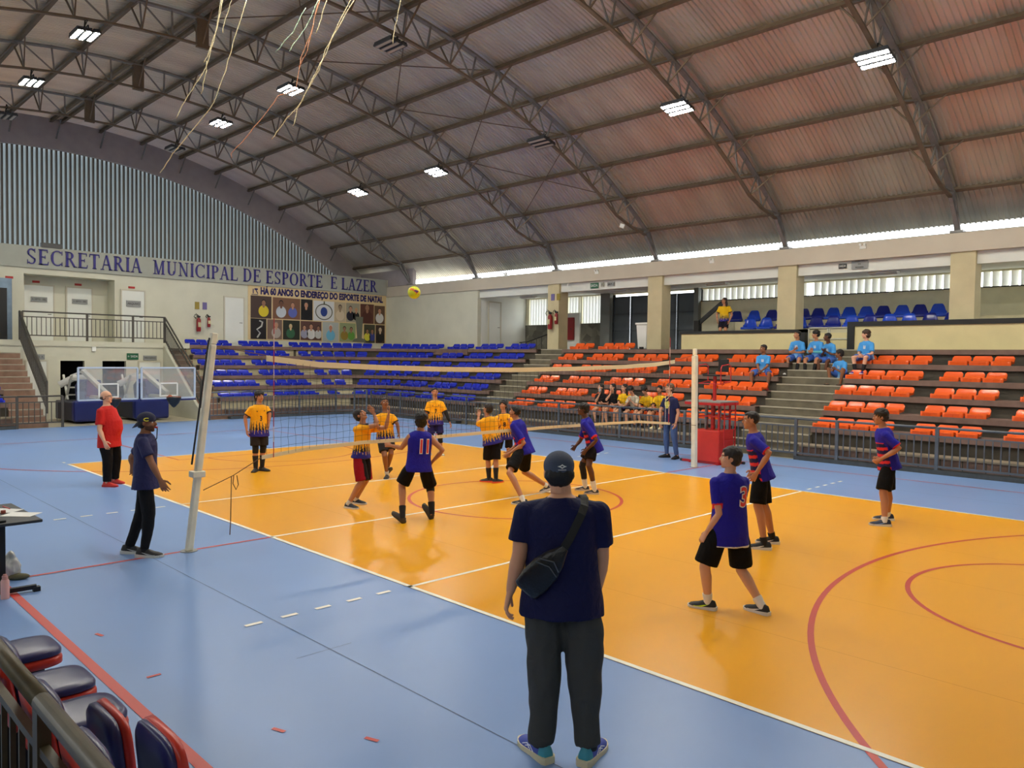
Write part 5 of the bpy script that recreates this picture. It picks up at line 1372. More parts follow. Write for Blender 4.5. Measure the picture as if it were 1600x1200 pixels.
# ---- seated spectators
def sock_bl(h=.4): return [('sock', h, 1.06, (22, 22, 24))]
LOW = [(-6.15, dict(lean=.35, reach=.38, hands={'L': (.30, -.1, .12), 'R': (.26, .03, .38)}), 'girl in black leaning forward and drinking from a bottle, leftmost seated', 'long', (28, 28, 32), (176, 130, 96), 'light', 0, .35, 'bottle'),
       (-5.72, dict(lean=.15, reach=.36, hands={'L': (.30, -.1, .1), 'R': (.18, .05, .42)}), 'girl in black holding a hand to her mouth, second of the seated row', 'long', (22, 22, 26), (170, 120, 90), 'light', 0, .1, None),
       (-5.28, dict(lean=.1, reach=.3, hands={'L': (.36, -.05, .08), 'R': (.36, .0, .10)}), 'girl in yellow shirt seated third in the lower row', 'long', YB, (36, 30, 30), 'light', 0, 0, None),
       (-4.86, dict(lean=.45, reach=.34, hands={'L': (.36, -.02, .26), 'R': (.36, .03, .26)}), 'boy in white shirt bowed over a phone in the seated row', 'mop', (206, 200, 178), (40, 36, 36), 'light', 1, -.6, None),
       (-4.38, dict(lean=.38, reach=.3, hands={'L': (.38, -.1, .05), 'R': (.38, .06, .05)}), 'boy in yellow with a bowed head, fifth of the seated row', 'mop', YB, (26, 24, 28), 'light', 1, -.6, None),
       (-3.95, dict(lean=.12, reach=.3, hands={'L': (.32, -.08, .05), 'R': (.32, .06, .05)}), 'boy in yellow sitting upright, rightmost of the lower seated row', 'short', YB, (26, 24, 28), 'tan', 1, 0, None)]
for i, (x, kw, lb, hr, c, sc_, sk_, _, lk, _2) in enumerate(LOW):
    J = pose_sit(1.58, x, 9.98, HT(1) + .05, HT(0), -82 if i > 2 else -70, headf=.05 if lk > -.3 else .14, **kw)
    fn = flame(c) if c is YB else plain(c)
    person(lb, J, 1.58, look=hd(-75 if i > 2 else -110), lookup=lk * .3 if lk > 0 else lk, skin=sk_, hair=hr, top=dict(fn=fn, sleeve=.7, hem=.03, vox=.014), bottom=dict(rgb=sc_, len=.6), feet=shoes((60, 52, 48), (120, 112, 104)) if i != 5 else shoes((220, 210, 160), (200, 200, 190)), vox=.014, detail=0, group='seated spectators behind the railing')
    if _2 == 'bottle':
        q = J['wrR'] + (J['H'] - J['wrR']).normalized() * .09; b = MB(); b.tube([(0, 0, 0), (.02, -.03, .07), (.035, -.05, .11), (.04, -.06, .14)], [.03, .032, .018, .012], 12)
        tag(b.build('water_bottle', mat('bottle_clear', (190, 206, 220), .15), smooth=True, loc=q), 'clear water bottle at the mouth of the leftmost seated girl', 'bottle')
LB = (74, 156, 226)
UP = [(-1.72, HT(4) + .12, HT(3) + .01, 11.92, -80, dict(lean=.12, reach=.42, spread=.26, hands={'L': (.36, -.05, .0), 'R': (.36, .02, .0)}), 'boy in sky-blue shirt sitting apart, red shoes, left of the wide steps', 'fade', 'brown', shoes((140, 22, 30), (200, 60, 60), None), None),
      (-1.2, 2.5, 2.0, 12.98, -85, dict(lean=.12, reach=.5, spread=.16, hands={'L': (.30, -.04, .12), 'R': (.22, .02, .2)}), 'boy in sky-blue shirt at the left of the top group, white shoes', 'fade', 'tan', shoes((226, 226, 222), (230, 230, 230), socks_b, .35), None),
      (-.6, 2.5, 2.0, 12.98, -95, dict(lean=.2, reach=.5, spread=.16, hands={'L': (.38, -.06, .14), 'R': (.36, .02, .18)}), 'boy in sky-blue shirt with pale aqua arm sleeves on the wide steps', 'curly', 'tan', shoes((28, 28, 30), (30, 30, 30), socks_b, .35), ('LR', (110, 200, 210))),
      (-.12, 2.45, 1.95, 12.9, -110, dict(lean=.4, reach=.48, spread=.14, hands={'L': (.32, -.04, .2), 'R': (.32, .02, .2)}), 'dark-skinned boy in sky-blue shirt with clasped hands on the wide steps', 'fade', 'dark', shoes((50, 58, 84), (70, 80, 110), socks_w, .88), None),
      (.44, 1.94, 1.75, 12.25, -105, dict(lean=.25, reach=.36, spread=.2, hands={'L': (.34, -.02, .22), 'R': (.3, .06, .2)}), 'boy in sky-blue shirt and slippers sitting lowest on the wide steps', 'short', 'brown', shoes((70, 60, 52), (60, 52, 46), None, kind='slipper'), None),
      (1.0, HT(5) + .12, HT(4) + .12, 12.5, -100, dict(lean=.14, reach=.44, spread=.14, hands={'L': (.32, -.06, .06), 'R': (.32, .0, .06)}), 'pale boy in sky-blue shirt and purple shoes on an orange seat, right of the steps', 'mop', 'pale', shoes((56, 44, 150), (220, 220, 226), socks_b, .5), None)]
def logo_sky(h, a, f, st, p):
    if st < 0 and f > .3 and abs(a) < .2 and .58 < h < .74 and (abs(a) > .05 or h < .64): return lin((214, 222, 228))
    return plain(LB, (178, 216, 238))(h, a, f, st, p)
for (x, zs, zf, y, hdg, kw, lb, hr, sk_, ft, slv) in UP:
    J = pose_sit(1.62, x, y, zs - .05, zf, hdg, **kw)
    if slv: J['armsleeve'] = slv
    person(lb, J, 1.66, look=hd(hdg - 50), lookup=.0, skin=sk_, hair=hr, haircol=(60, 44, 34) if sk_ == 'pale' else (22, 18, 17), top=dict(fn=logo_sky, sleeve=.8, hem=.06, vox=.013, ease=1.03), bottom=dict(rgb=(74, 110, 190), len=.8), feet=ft, vox=.014, detail=0)
# girl standing on the tribune
gz = 3.0; gx = -4.42; gy = 14.25
J = {}
J['P'] = V((gx, gy, gz + .78)); J['N'] = J['P'] + V((0, 0, .46)); J['H'] = J['N'] + V((0, -.02, .165)); J['U'] = UPZ.copy(); J['F'] = hd(-75); J['R'] = J['F'].cross(UPZ)
for s, sg in (('L', -1), ('R', 1)):
    J['S' + s] = V((gx, gy, gz)) + J['R'] * sg * .09; J['f' + s] = hd(-75); J['u' + s] = UPZ.copy(); J['an' + s] = J['S' + s] + UPZ * .078; J['hp' + s] = J['P'] + J['R'] * sg * .085; J['kn' + s], _ = ik(J['hp' + s], J['an' + s], .385, .37, J['F'], True)
    J['sh' + s] = J['N'] - UPZ * .055 + J['R'] * sg * .15; J['wr' + s] = J['P'] + J['R'] * sg * .2 + J['F'] * .08 - UPZ * .06; J['el' + s], J['wr' + s] = ik(J['sh' + s], J['wr' + s], .27, .24, -J['F'] * .6 + J['R'] * sg)
person('girl in yellow flame jersey standing on the tribune beside the ramp', J, 1.56, look=hd(-120), skin='tan', hair='long', haircol=(40, 26, 20), top=dict(fn=flame(YB), sleeve=.7, hem=.16, vox=.012), bottom=dict(rgb=(30, 28, 40), len=.8), feet=shoes((60, 60, 64), (80, 80, 80)), vox=.014, detail=0)

# =========================================================== net, posts, antennas
m_post = mat('post_cream', (238, 230, 204), .5, var=.1, vscale=5)
m_tape = mat('net_tape', (232, 216, 176), .7)
m_netb = mat('net_cord', (28, 28, 30), .7)
for s, base, topp, lb in ((-1, V((.02, -5.56, 0)), V((0, -5.26, 2.50)), 'cream volleyball post leaning in at the near side'), (1, V((-.1, 5.72, 0)), V((0, 5.5, 2.50)), 'cream volleyball post at the far side by the referee stand')):
    e = empty('net_post', base, lb, 'net post')
    d = topp - base
    b = MB(); r = .044 if s < 0 else .058; b.bar(V((0, 0, 0)), d, r * 1.9, r * 1.9, up=V((0, 1, 0))); b.build('pole', m_post, e, bevel=.02)
    b = MB(); b.bar(d, d * 1.055, .075, .075, up=V((0, 1, 0))); b.build('inner_tube', m_post, e, bevel=.01)
    b = MB(); t = .37 if s < 0 else .55; p = d * t
    q_ = 1.0 if s < 0 else .7; b.box(p.x - .07 * q_, p.x + .07 * q_, p.y - .085 * q_, p.y + .07 * q_, p.z - .035 * q_, p.z + .04 * q_); b.build('winch', m_post, e, bevel=.01)
    b = MB(); pt = [d * 1.03 + V((.0, -.05 * s * -1, 0)), d * .98 + V((.03, s * .07, 0)), d * .7 + V((.03, s * .085, 0)), d * .42 + V((.03, s * .1, 0))]; b.tube(pt, .012, 6); b.build('rope', m_netb, e)
    b = MB(); b.tube([V((0, 0, .0)), V((0, 0, .012))], .1, 16); b.build('floor_plate', m_signg, e)
def lerp1(t, a): # piecewise
    for i in range(len(a) - 1):
        if a[i][0] <= t <= a[i + 1][0]:
            f = (t - a[i][0]) / (a[i + 1][0] - a[i][0]); return a[i][1] * (1 - f) + a[i + 1][1] * f
    return a[0][1] if t < a[0][0] else a[-1][1]
TOPC = [(-4.56, 2.37), (-3.78, 2.29), (-2.73, 2.25), (-1.5, 2.225), (0, 2.215), (1.5, 2.235), (3.07, 2.275), (4.0, 2.32), (4.74, 2.385)]
BOTC = [(-4.62, 1.06), (-3.96, 1.12), (-3.1, 1.15), (-2.2, 1.14), (-.7, 1.155), (.7, 1.16), (2.6, 1.145), (3.5, 1.13), (4.6, 1.04)]
net = empty('volleyball_net', (0, 0, 2.2), 'volleyball net with cream bands and black mesh across the court', 'net')
def band(C, h, name, out=.0):
    b = MB(); rings = []
    n = 60
    for i in range(n + 1):
        y = C[0][0] + (C[-1][0] - C[0][0]) * i / n; z = lerp1(y, C); x = .012 * math.sin(y * 5)
        rings.append([V((x - .006, y, z - h / 2)), V((x + .006, y, z - h / 2)), V((x + .006, y, z + h / 2)), V((x - .006, y, z + h / 2))])
    sweep(b, rings); o = b.build(name, m_tape, net, smooth=False); o.matrix_parent_inverse = Matrix.Translation(-net.location); return o
band([(y, z - .035) for y, z in TOPC], .075, 'top_band'); band(BOTC, .05, 'bottom_band')
b = MB(); ny_ = 88; nz_ = 11
def npnt(i, j):
    y = -4.55 + 9.12 * i / ny_; zt = lerp1(y, TOPC) - .06; zb = lerp1(y, BOTC); t = j / nz_
    sag = .012 * math.sin(i * 1.7 + j * 2.1) * math.sin(math.pi * t)
    return V((.015 * math.sin(y * 3 + j * .6) * math.sin(math.pi * t), y + sag, zt + (zb - zt) * t + sag + .01 * math.sin(i * .23 + j)))
for i in range(ny_ + 1):
    b.tube([npnt(i, j) for j in range(nz_ + 1)], .0018, 4, cap=False)
for j in range(1, nz_):
    b.tube([npnt(i, j) for i in range(ny_ + 1)], .0018, 4, cap=False)
o = b.build('mesh', m_netb, net, fix=False); o.matrix_parent_inverse = Matrix.Translation(-net.location)
b = MB(); b.tube([(0, -5.3, 2.49), (0, -4.55, 2.37)], .006, 5); b.tube([(0, 5.5, 2.5), (0, 4.74, 2.38)], .005, 5)
b.tube([(0, -4.62, 1.06), (0, -5.0, .86), (.01, -5.38, .72)], .006, 5); b.tube([(0, 4.6, 1.04), (0, 5.6, .95)], .005, 5)
b.tube([(0, -5.02, .85), (0, -5.03, .3), (0, -5.04, .12)], .006, 5); b.tube([(0, -4.99, .86), (0, -5.0, .76), (0, -4.96, .68), (0, -4.93, .74), (0, -4.95, .86)], .006, 5)
o = b.build('tension_cord', mat('cord_brown', (96, 60, 40), .7), net); o.matrix_parent_inverse = Matrix.Translation(-net.location)
m_ared, m_awht = mat('antenna_red', (190, 40, 44), .4), mat('antenna_white', (226, 190, 176), .4)
for y, lb in ((-4.46, 'near'), (4.52, 'far')):
    a = empty('net_antenna', (.015, y, 1.05), 'thin red and white antenna rod on the %s end of the net' % lb, 'antenna', 'net antennas')
    for k, m in enumerate((m_ared, m_awht)):
        b = MB()
        for q in range(9):
            if q % 2 == k: b.tube([(0, 0, q * .2), (0, 0, q * .2 + .2)], .006, 8)
        b.build('red_section' if k == 0 else 'white_section', m, a)

# ball in flight
bc = onx(647, 457, -1.0)
me_b = MB(); me_b.ell((0, 0, 0), (.105, .105, .105), None, 48, 32)
ball = me_b.build('volleyball', mat('ball_tmp', (206, 214, 30), .4), None, smooth=True, loc=bc)
mb_ = bpy.data.materials.new('ball'); mb_.use_nodes = True; n = mb_.node_tree.nodes; l = mb_.node_tree.links; MAT['ball'] = mb_
tc = n.new('ShaderNodeTexCoord'); nz = n.new('ShaderNodeTexNoise'); nz.inputs['Scale'].default_value = 14; nz.inputs['Detail'].default_value = 1
rp = n.new('ShaderNodeValToRGB'); rp.color_ramp.interpolation = 'CONSTANT'; e0 = rp.color_ramp.elements; e0[0].color = lin((206, 216, 28)); e0[1].position = .60; e0[1].color = lin((226, 120, 40)); x_ = e0.new(.68); x_.color = lin((90, 60, 110))
l.new(tc.outputs['Object'], nz.inputs['Vector']); l.new(nz.outputs['Fac'], rp.inputs[0]); l.new(rp.outputs[0], n['Principled BSDF'].inputs['Base Color']); n['Principled BSDF'].inputs['Roughness'].default_value = .4
wv = n.new('ShaderNodeTexWave'); wv.inputs['Scale'].default_value = 6; wv.inputs['Distortion'].default_value = 1; bp = n.new('ShaderNodeBump'); bp.inputs['Strength'].default_value = .3; l.new(tc.outputs['Object'], wv.inputs['Vector']); l.new(wv.outputs['Fac'], bp.inputs['Height']); l.new(bp.outputs[0], n['Principled BSDF'].inputs['Normal'])
ball.data.materials.clear(); ball.data.materials.append(mb_); tag(ball, 'yellow volleyball with orange and purple marks in flight above the net', 'ball')

# =========================================================== referee stand behind the far post
rs = empty('referee_stand', (-.27, 6.75, 0), 'red referee stand with padded base, grey platform and armchair', 'referee stand')
b = MB(); R = rotz(.0)
b.box(-.36, .36, -.33, .33, .05, .78); b.build('padding', mat('pad_red', (206, 46, 36), .45, var=.08), rs, bevel=.02)
b = MB()
for s in (-1, 1):
    b.bar((-.62, s * .28, .035), (.62, s * .28, .035), .05, .05); b.bar((s * .36, -.4, .035), (s * .36, .4, .035), .05, .05)
    for x in (-.3, .3): b.bar((x, s * .24, .6), (x, s * .24, 1.42), .035, .035)
    b.bar((-.3, s * .24, 1.1), (.3, s * .24, 1.1), .03, .03)
    b.bar((s * .3, -.24, 1.08), (s * .3, .24, 1.08), .03, .03)
    b.bar((.44, s * .24, .1), (.44, s * .24, 1.42), .022, .022)
for z in (.3, .55, .8, 1.05, 1.25): b.bar((.44, -.24, z), (.44, .24, z), .022, .022)
b.bar((0, 0, .6), (0, 0, 1.42), .07, .07); b.build('frame', m_redp, rs)
b = MB()
for s in (-1, 1): b.tube([(s * .62, .28, .035), (s * .68, .28, .035)], .03, 8); b.tube([(s * .62, -.28, .035), (s * .68, -.28, .035)], .03, 8)
b.build('end_cap', m_black, rs)
b = MB()
for s in (-1, 1): b.tube([(s * .18, .0, .7), (s * .18, 0, 1.4)], .035, 10)
b.build('lift_tube', mat('steel_tube', (150, 152, 156), .3, .8), rs)
b = MB(); b.box(-.5, .42, -.4, .4, 1.42, 1.45); pf = b.build('platform', m_signg, rs)
b = MB(); b.box(-.51, .43, -.41, .41, 1.36, 1.42); b.build('platform_edge', m_redp, pf)
b = MB(); b.bar((0, .05, 1.45), (0, .05, 2.02), .06, .06); b.build('seat_post', m_redp, rs)
b = MB(); b.box(-.2, .2, -.17, .2, 2.02, 2.06); b.build('seat', m_black, rs, bevel=.01)
b = MB(); b.box(-.02, .28, .2, .235, 2.12, 2.42, rotz(-.2), V((-.06, .05, 0))); b.build('backrest', m_black, rs, bevel=.012)
b = MB()
for s in (-1, 1):
    b.tube([(s * .3, .24, 1.9), (s * .3, .24, 2.25), (s * .3, .15, 2.3), (s * .3, -.16, 2.27), (s * .3, -.2, 2.2), (s * .3, -.2, 1.95)], .012, 6)
b.tube([(-.3, -.2, 1.85), (.3, -.2, 1.85)], .012, 6); b.tube([(-.3, .24, 1.9), (.3, .24, 1.9)], .012, 6); b.tube([(-.3, -.2, 1.85), (-.3, .24, 1.9)], .012, 6); b.tube([(.3, -.2, 1.85), (.3, .24, 1.9)], .012, 6)
b.tube([(-.3, -.2, 1.95), (-.3, -.2, 1.85)], .012, 6); b.tube([(.3, -.2, 1.95), (.3, -.2, 1.85)], .012, 6)
b.build('armrest_tube', m_redp, rs)

# =========================================================== folded basketball units
def hoop(lb, loc, rz, dark):
    h = empty('basketball_hoop', loc, lb, 'basketball hoop', 'folded basketball hoops'); h.rotation_euler = (0, 0, rz)
    m_pd = m_pad if not dark else m_pad
    b = MB(); b.bar((-.2, 0, .9), (1.5, 0, .9), .12, .1); b.build('boom', mat('frame_white', (206, 206, 196), .5), h)
    b = MB(); b.box(-1.6, 0, -.55, .55, .08, .72); b.build('base_body', mat('base_grey', (58, 60, 72), .6), h, bevel=.04)
    b = MB(); b.box(0, .32, -.6, .6, .06, .78); b.build('front_padding', m_pad, h, bevel=.08)
    b = MB(); b.box(-.15, .1, -.18, .18, .78, 1.2); b.bar((-.9, .1, .9), (.1, .1, 1.2), .5, .55); b.bar((-.9, .1, 1.1), (-.5, .1, 1.35), .5, .3); b.build('arm_padding', m_pad, h, bevel=.03)
    b = MB()
    for s in (-1, 1):
        b.bar((-1.3, s * .32, .7), (-.75, s * .32, 1.6), .06, .06)
    b.bar((-.6, 0, 1.75), (1.45, 0, 1.02), .14, .12)
    for s in (-1, 1):
        b.bar((-.75, s * .32, 1.6), (-.6, 0, 1.75), .05, .05)
        b.bar((-1.5, s * .32, 1.6), (-1.1, s * .32, .75), .06, .06)
    for t in (.2, .45, .7): b.bar((-1.3 + .45 * t, -.32, .7 + 1.05 * t), (-1.3 + .45 * t, .32, .7 + 1.05 * t), .05, .05)
    b.build('lift_frame', mat('frame_white', (206, 206, 196), .5), h)
    b = MB(); b.tube([(-1.35, -.5, 1.25), (-1.2, -.1, 1.5), (-1.1, .3, 1.5), (-1.0, .55, 1.3)], [(.05, .12)] * 4, 10); b.build('counterweight_cover', mat('cover_grey', (196, 196, 190), .6), h)
    bb = empty('t'); bpy.data.objects.remove(bb)
    fr = MB(); w2, z0, z1, x = .92, .86, 1.90, 1.55
    for a, c in (((x, -w2, z0), (x, w2, z0)), ((x, -w2, z1), (x, w2, z1)), ((x, -w2, z0), (x, -w2, z1)), ((x, w2, z0), (x, w2, z1))): fr.bar(a, c, .05, .06, up=V((1, 0, 0)))
    bo = fr.build('backboard_frame', mat('board_frame', (190, 204, 224), .45), h)
    gl = MB(); gl.box(x - .006, x + .006, -w2, w2, z0, z1)
    m_gl = bpy.data.materials.get('board_glass')
    if not m_gl:
        m_gl = bpy.data.materials.new('board_glass'); m_gl.use_nodes = True; n = m_gl.node_tree.nodes; l = m_gl.node_tree.links
        tr_ = n.new('ShaderNodeBsdfTransparent'); gs = n.new('ShaderNodeBsdfGlossy'); gs.inputs['Roughness'].default_value = .03; df = n.new('ShaderNodeBsdfDiffuse'); df.inputs[0].default_value = (.75, .8, .85, 1)
        mx = n.new('ShaderNodeMixShader'); mx.inputs[0].default_value = .12; m2 = n.new('ShaderNodeMixShader'); m2.inputs[0].default_value = .14
        l.new(tr_.outputs[0], mx.inputs[1]); l.new(gs.outputs[0], mx.inputs[2]); l.new(mx.outputs[0], m2.inputs[1]); l.new(df.outputs[0], m2.inputs[2]); l.new(m2.outputs[0], n['Material Output'].inputs[0])
    gl.build('glass', m_gl, bo)
    ln = MB()
    for a, c in (((-.295, .92), (-.295, 1.37)), ((.295, .92), (.295, 1.37)), ((-.295, 1.37), (.295, 1.37)), ((-.295, .94), (.295, .94))): ln.bar((x + .01, a[0], a[1]), (x + .01, c[0], c[1]), .05, .006, up=V((1, 0, 0)))
    ln.build('target_square', m_wht, bo)
    pd = MB(); pd.box(x - .04, x + .05, -w2 - .03, w2 + .03, z0 - .09, z0 - .03); pd.build('edge_padding', m_pad, h, bevel=.01)
    rm = MB(); rm.tube([(x + .04, 0, .92), (x + .16, 0, .92)], .05, 8)
    rm.tube([(x + .16 + .22 - .22 * math.cos(a), .22 * math.sin(a), .92) for a in [2 * math.pi * i / 16 for i in range(17)]], .011, 6); rm.build('rim', mat('rim_orange', (170, 84, 50), .5), h)
    nb = MB(); rings = []
    for q, (rr, z) in enumerate(((.23, .92), (.235, .86), (.17, .72), (.06, .6), (.01, .57))):
        rings.append([V((x + .38 + rr * math.cos(a), rr * math.sin(a), z - .02 * math.sin(3 * a))) for a in [2 * math.pi * i / 16 for i in range(16)]])
    sweep(nb, rings); nb.build('bagged_net', mat('bag_black', (26, 26, 30), .3), h, smooth=True)
    return h
hoop('left folded basketball unit, its glass board behind the man in red', (-19.5, -1.0, 0), math.radians(4), 0)
hoop('right folded basketball unit with black-bagged rim nearest the stairs', (-19.5, .92, 0), math.radians(4), 1)
# ladder leaning in the left store-room doorway
# =========================================================== wall fittings
def extinguisher(x, y, z, sc_, facing, lb):
    e = empty('fire_extinguisher', (x, y, z), lb, 'fire extinguisher', 'red fire extinguishers'); e.rotation_euler = (0, 0, facing)
    b = MB(); b.tube([(0, 0, 0), (0, 0, .03), (0, 0, .46 * sc_), (0, 0, .52 * sc_), (0, 0, .55 * sc_)], [.075 * sc_, .085 * sc_, .085 * sc_, .05 * sc_, .025 * sc_], 14); b.build('cylinder', m_hred, e, smooth=True, angle=50)
    b = MB(); b.box(-.06, .06, -.03, .03, .55 * sc_, .62 * sc_); b.bar((0, 0, .62 * sc_), (-.12 * sc_, -.02, .7 * sc_), .03, .02); b.build('valve_handle', m_black, e)
    b = MB(); b.tube([(0, 0, .6 * sc_), (-.16 * sc_, -.03, .66 * sc_), (-.2 * sc_, -.03, .58 * sc_), (-.12 * sc_, -.06, .5 * sc_)], .014, 6); b.build('hose', m_black, e)
    b = MB(); b.box(-.055, .055, -.09 * sc_, -.08 * sc_, .18 * sc_, .36 * sc_); b.build('label_sticker', mat('label_cream', (206, 196, 150), .6), e)
extinguisher(-22.88, 4.12, 3.32, 1.05, math.pi / 2, 'larger red fire extinguisher on the end wall right of the balcony')
extinguisher(-22.88, 4.55, 3.52, .75, math.pi / 2, 'smaller red fire extinguisher on the end wall')
extinguisher(-11.75, 13.54, 3.55, 1.1, 0, 'larger red fire extinguisher on the first gallery column')
extinguisher(-11.42, 13.54, 3.75, .8, 0, 'smaller red fire extinguisher on the first gallery column')
m_sy, m_sp = mat('notice_yellow', (150, 130, 50), .6), mat('notice_violet', (110, 100, 150), .6)
for x, y, z, m, lb, f in ((-22.99, 4.1, 4.25, m_sy, 'small yellow notice over the larger end-wall extinguisher', 'x'), (-22.99, 4.42, 4.25, m_sp, 'small violet notice over the smaller end-wall extinguisher', 'x'),
                          (-11.72, 13.65, 4.7, m_sp, 'small violet notice on the first gallery column', 'y'), (-11.42, 13.65, 4.7, m_sy, 'small yellow notice on the first gallery column', 'y')):
    b = MB(); w_ = .09
    if f == 'x': b.box(x - .01, x + .01, y - w_, y + w_, z, z + .3)
    else: b.box(x - w_, x + w_, y - .01, y + .01, z, z + .26)
    tag(b.build('safety_notice', m), lb, 'sign')
b = MB(); b.box(-13.66, -13.12, 16.5, 16.615, 3.22, 4.2); o = tag(b.build('hydrant_cabinet', m_hred, bevel=.01), 'dark red hydrant cabinet on the white panel in the gallery', 'cabinet')
b = MB(); b.tube([(-13.2, 16.49, 3.7), (-13.2, 16.46, 3.7)], .025, 8); b.build('cabinet_knob', m_black, o)
# white wheelie bin on the walk
e = empty('rubbish_bin', (-7.5, 14.05, 2.75), 'large white plastic rubbish bin between the columns on the upper walk', 'bin')
b = MB(); b.tube([(0, 0, .02), (0, 0, .9)], [(.27, .27), (.34, .34)], 4, lat=V((1, 1, 0))); b.build('bin_body', m_wht, e, bevel=.03)
b = MB(); b.box(-.27, .27, -.27, .27, .9, .98); b.build('bin_lid', m_wht, e, bevel=.02)
b = MB(); b.box(-.08, .08, -.25, -.2, .03, .1); b.build('pedal', m_black, e)
# stair handrail in the gallery stairwell
e = empty('handrail', (-15.8, 15.9, 2.75), 'black handrail with bars in the stairwell left of the first column', 'railing')
b = MB(); b.tube([(0, 0, .35), (.5, 0, .38), (1.9, 0, .75)], .025, 6); b.build('top_rail', m_black, e)
for i in range(6):
    b = MB(); x = .1 + i * .32; b.tube([(x, 0, -.0), (x, 0, .36 + max(0, x - .5) * .26)], .012, 6); b.build('baluster', m_black, e)

# =========================================================== lettering on the band (serif capitals built from strokes)
def glyph(ch):
    T, t, s = .175, .07, .06     # thick, thin, serif height
    P = []
    def rect(x0, y0, x1, y1): P.append([(x0, y0), (x1, y0), (x1, y1), (x0, y1)])
    def line(x0, y0, x1, y1, w): P.append([(x0 - w / 2, y0), (x0 + w / 2, y0), (x1 + w / 2, y1), (x1 - w / 2, y1)])
    def serif(x, y, w=.30): rect(x - w / 2, y, x + w / 2, y + s)
    def vst(x, y0=0, y1=1, w=T, sb=1, st=1):
        rect(x - w / 2, y0, x + w / 2, y1)
        if sb: serif(x, y0)
        if st: serif(x, y1 - s)
    def arcs(cx, cy, rx, ry, a0, a1, n=14, wt=T, wn=t):
        for i in range(n):
            q = []
            for a in (a0 + (a1 - a0) * i / n, a0 + (a1 - a0) * (i + 1) / n):
                r = math.radians(a); w = wn + (wt - wn) * abs(math.cos(r)) ** 1.5
                q.append(((cx + rx * math.cos(r), cy + ry * math.sin(r)), (cx + (rx - w) * math.cos(r), cy + (ry - (wn if 1 else w)) * math.sin(r))))
            P.append([q[0][0], q[1][0], q[1][1], q[0][1]])
    w = .7
    if ch == 'I': vst(.2); w = .4
    elif ch == 'E' or ch == 'F':
        vst(.2); rect(.2, 1 - t, .68, 1); rect(.2, .48, .52, .48 + t); rect(.2, 0, .72, t); line(.67, 1, .69, .8, .045); line(.70, 0, .74, .22, .045); rect(.50, .40, .54, .62); w = .82
    elif ch == 'L': vst(.2); rect(.2, 0, .7, t); line(.68, 0, .73, .25, .045); w = .78
    elif ch == 'T': vst(.4, st=0); rect(.05, 1 - t, .75, 1); line(.06, 1, .03, .78, .045); line(.74, 1, .77, .78, .045); w = .82
    elif ch == 'P': vst(.2); arcs(.36, .74, .34, .26, -90, 90); rect(.2, 1 - t, .38, 1); rect(.2, .48, .38, .48 + t); w = .78
    elif ch == 'R': vst(.2); arcs(.34, .75, .33, .25, -90, 90); rect(.2, 1 - t, .36, 1); rect(.2, .5, .36, .5 + t); line(.42, .52, .76, 0, .15); serif(.80, 0, .24); w = .9
    elif ch == 'D': vst(.2); arcs(.38, .5, .46, .5, -90, 90, 22); rect(.2, 1 - t, .4, 1); rect(.2, 0, .4, t); w = .95
    elif ch == 'O': arcs(.48, .5, .45, .5, 0, 360, 36); w = 1.0
    elif ch == 'C': arcs(.5, .5, .46, .5, 48, 312, 28); line(.84, .98, .84, .72, .04); line(.84, .02, .84, .26, .04); w = .95
    elif ch == 'S':
        arcs(.36, .74, .27, .26, 35, 215, 14, .12); arcs(.36, .26, .29, .26, -145, 35, 14, .12); P.append([(.10, .70), (.22, .62), (.64, .36), (.58, .22), (.5, .34), (.12, .6)]); line(.6, 1, .6, .74, .04); line(.1, .0, .1, .27, .04); w = .74
    elif ch == 'A': line(.12, 0, .42, 1, .06); line(.74, 0, .44, 1, .15); rect(.22, .32, .64, .32 + t); serif(.12, 0, .26); serif(.76, 0, .28); w = .9
    elif ch == 'N': rect(.18, 0, .235, 1); serif(.2, 0, .28); serif(.14, 1 - s, .2); line(.78, 0, .18, 1, .16); rect(.76, 0, .815, 1); serif(.79, 1 - s, .28); w = 1.0
    elif ch == 'M': rect(.17, 0, .22, 1); serif(.2, 0, .28); serif(.13, 1 - s, .2); line(.50, 0, .2, 1, .15); line(.5, 0, .82, 1, .06); rect(.8, 0, .94, 1); serif(.87, 0, .3); serif(.92, 1 - s, .2); w = 1.1
    elif ch == 'U': rect(.13, .3, .28, 1); serif(.2, 1 - s, .3); rect(.72, .3, .775, 1); serif(.75, 1 - s, .28); arcs(.452, .32, .323, .32, 180, 360, 16); w = .95
    elif ch == 'Z': rect(.06, 1 - t, .7, 1); rect(.06, 0, .72, t); line(.14, 0, .62, 1, .16); line(.08, 1, .06, .78, .045); line(.71, 0, .74, .24, .045); w = .8
    elif ch == ' ': w = .36
    return P, w
txt = 'SECRETARIA  MUNICIPAL DE ESPORTE  E LAZER'
tot = sum(glyph(c)[1] + .06 for c in txt)
y0, y1 = -2.09, 13.02; hgt = .56; sx = (y1 - y0) / tot
sg = empty('wall_lettering', (-22.92, 0, 5.55), 'large navy serif lettering across the grey band of the end wall', 'lettering')
pos = y0
for c in txt:
    P, w_ = glyph(c)
    if P:
        b = MB()
        for q in P:
            n = len(q); vs = [V((.0, x * sx, y * hgt)) for x, y in q] + [V((.03, x * sx, y * hgt)) for x, y in q]
            b.add(vs, [tuple(range(n)), tuple(range(2 * n - 1, n - 1, -1))] + [(i, (i + 1) % n, (i + 1) % n + n, i + n) for i in range(n)])
        o = b.build('letter', m_letter, sg); o.location = (0, pos, .0)
    pos += (w_ + .06) * sx

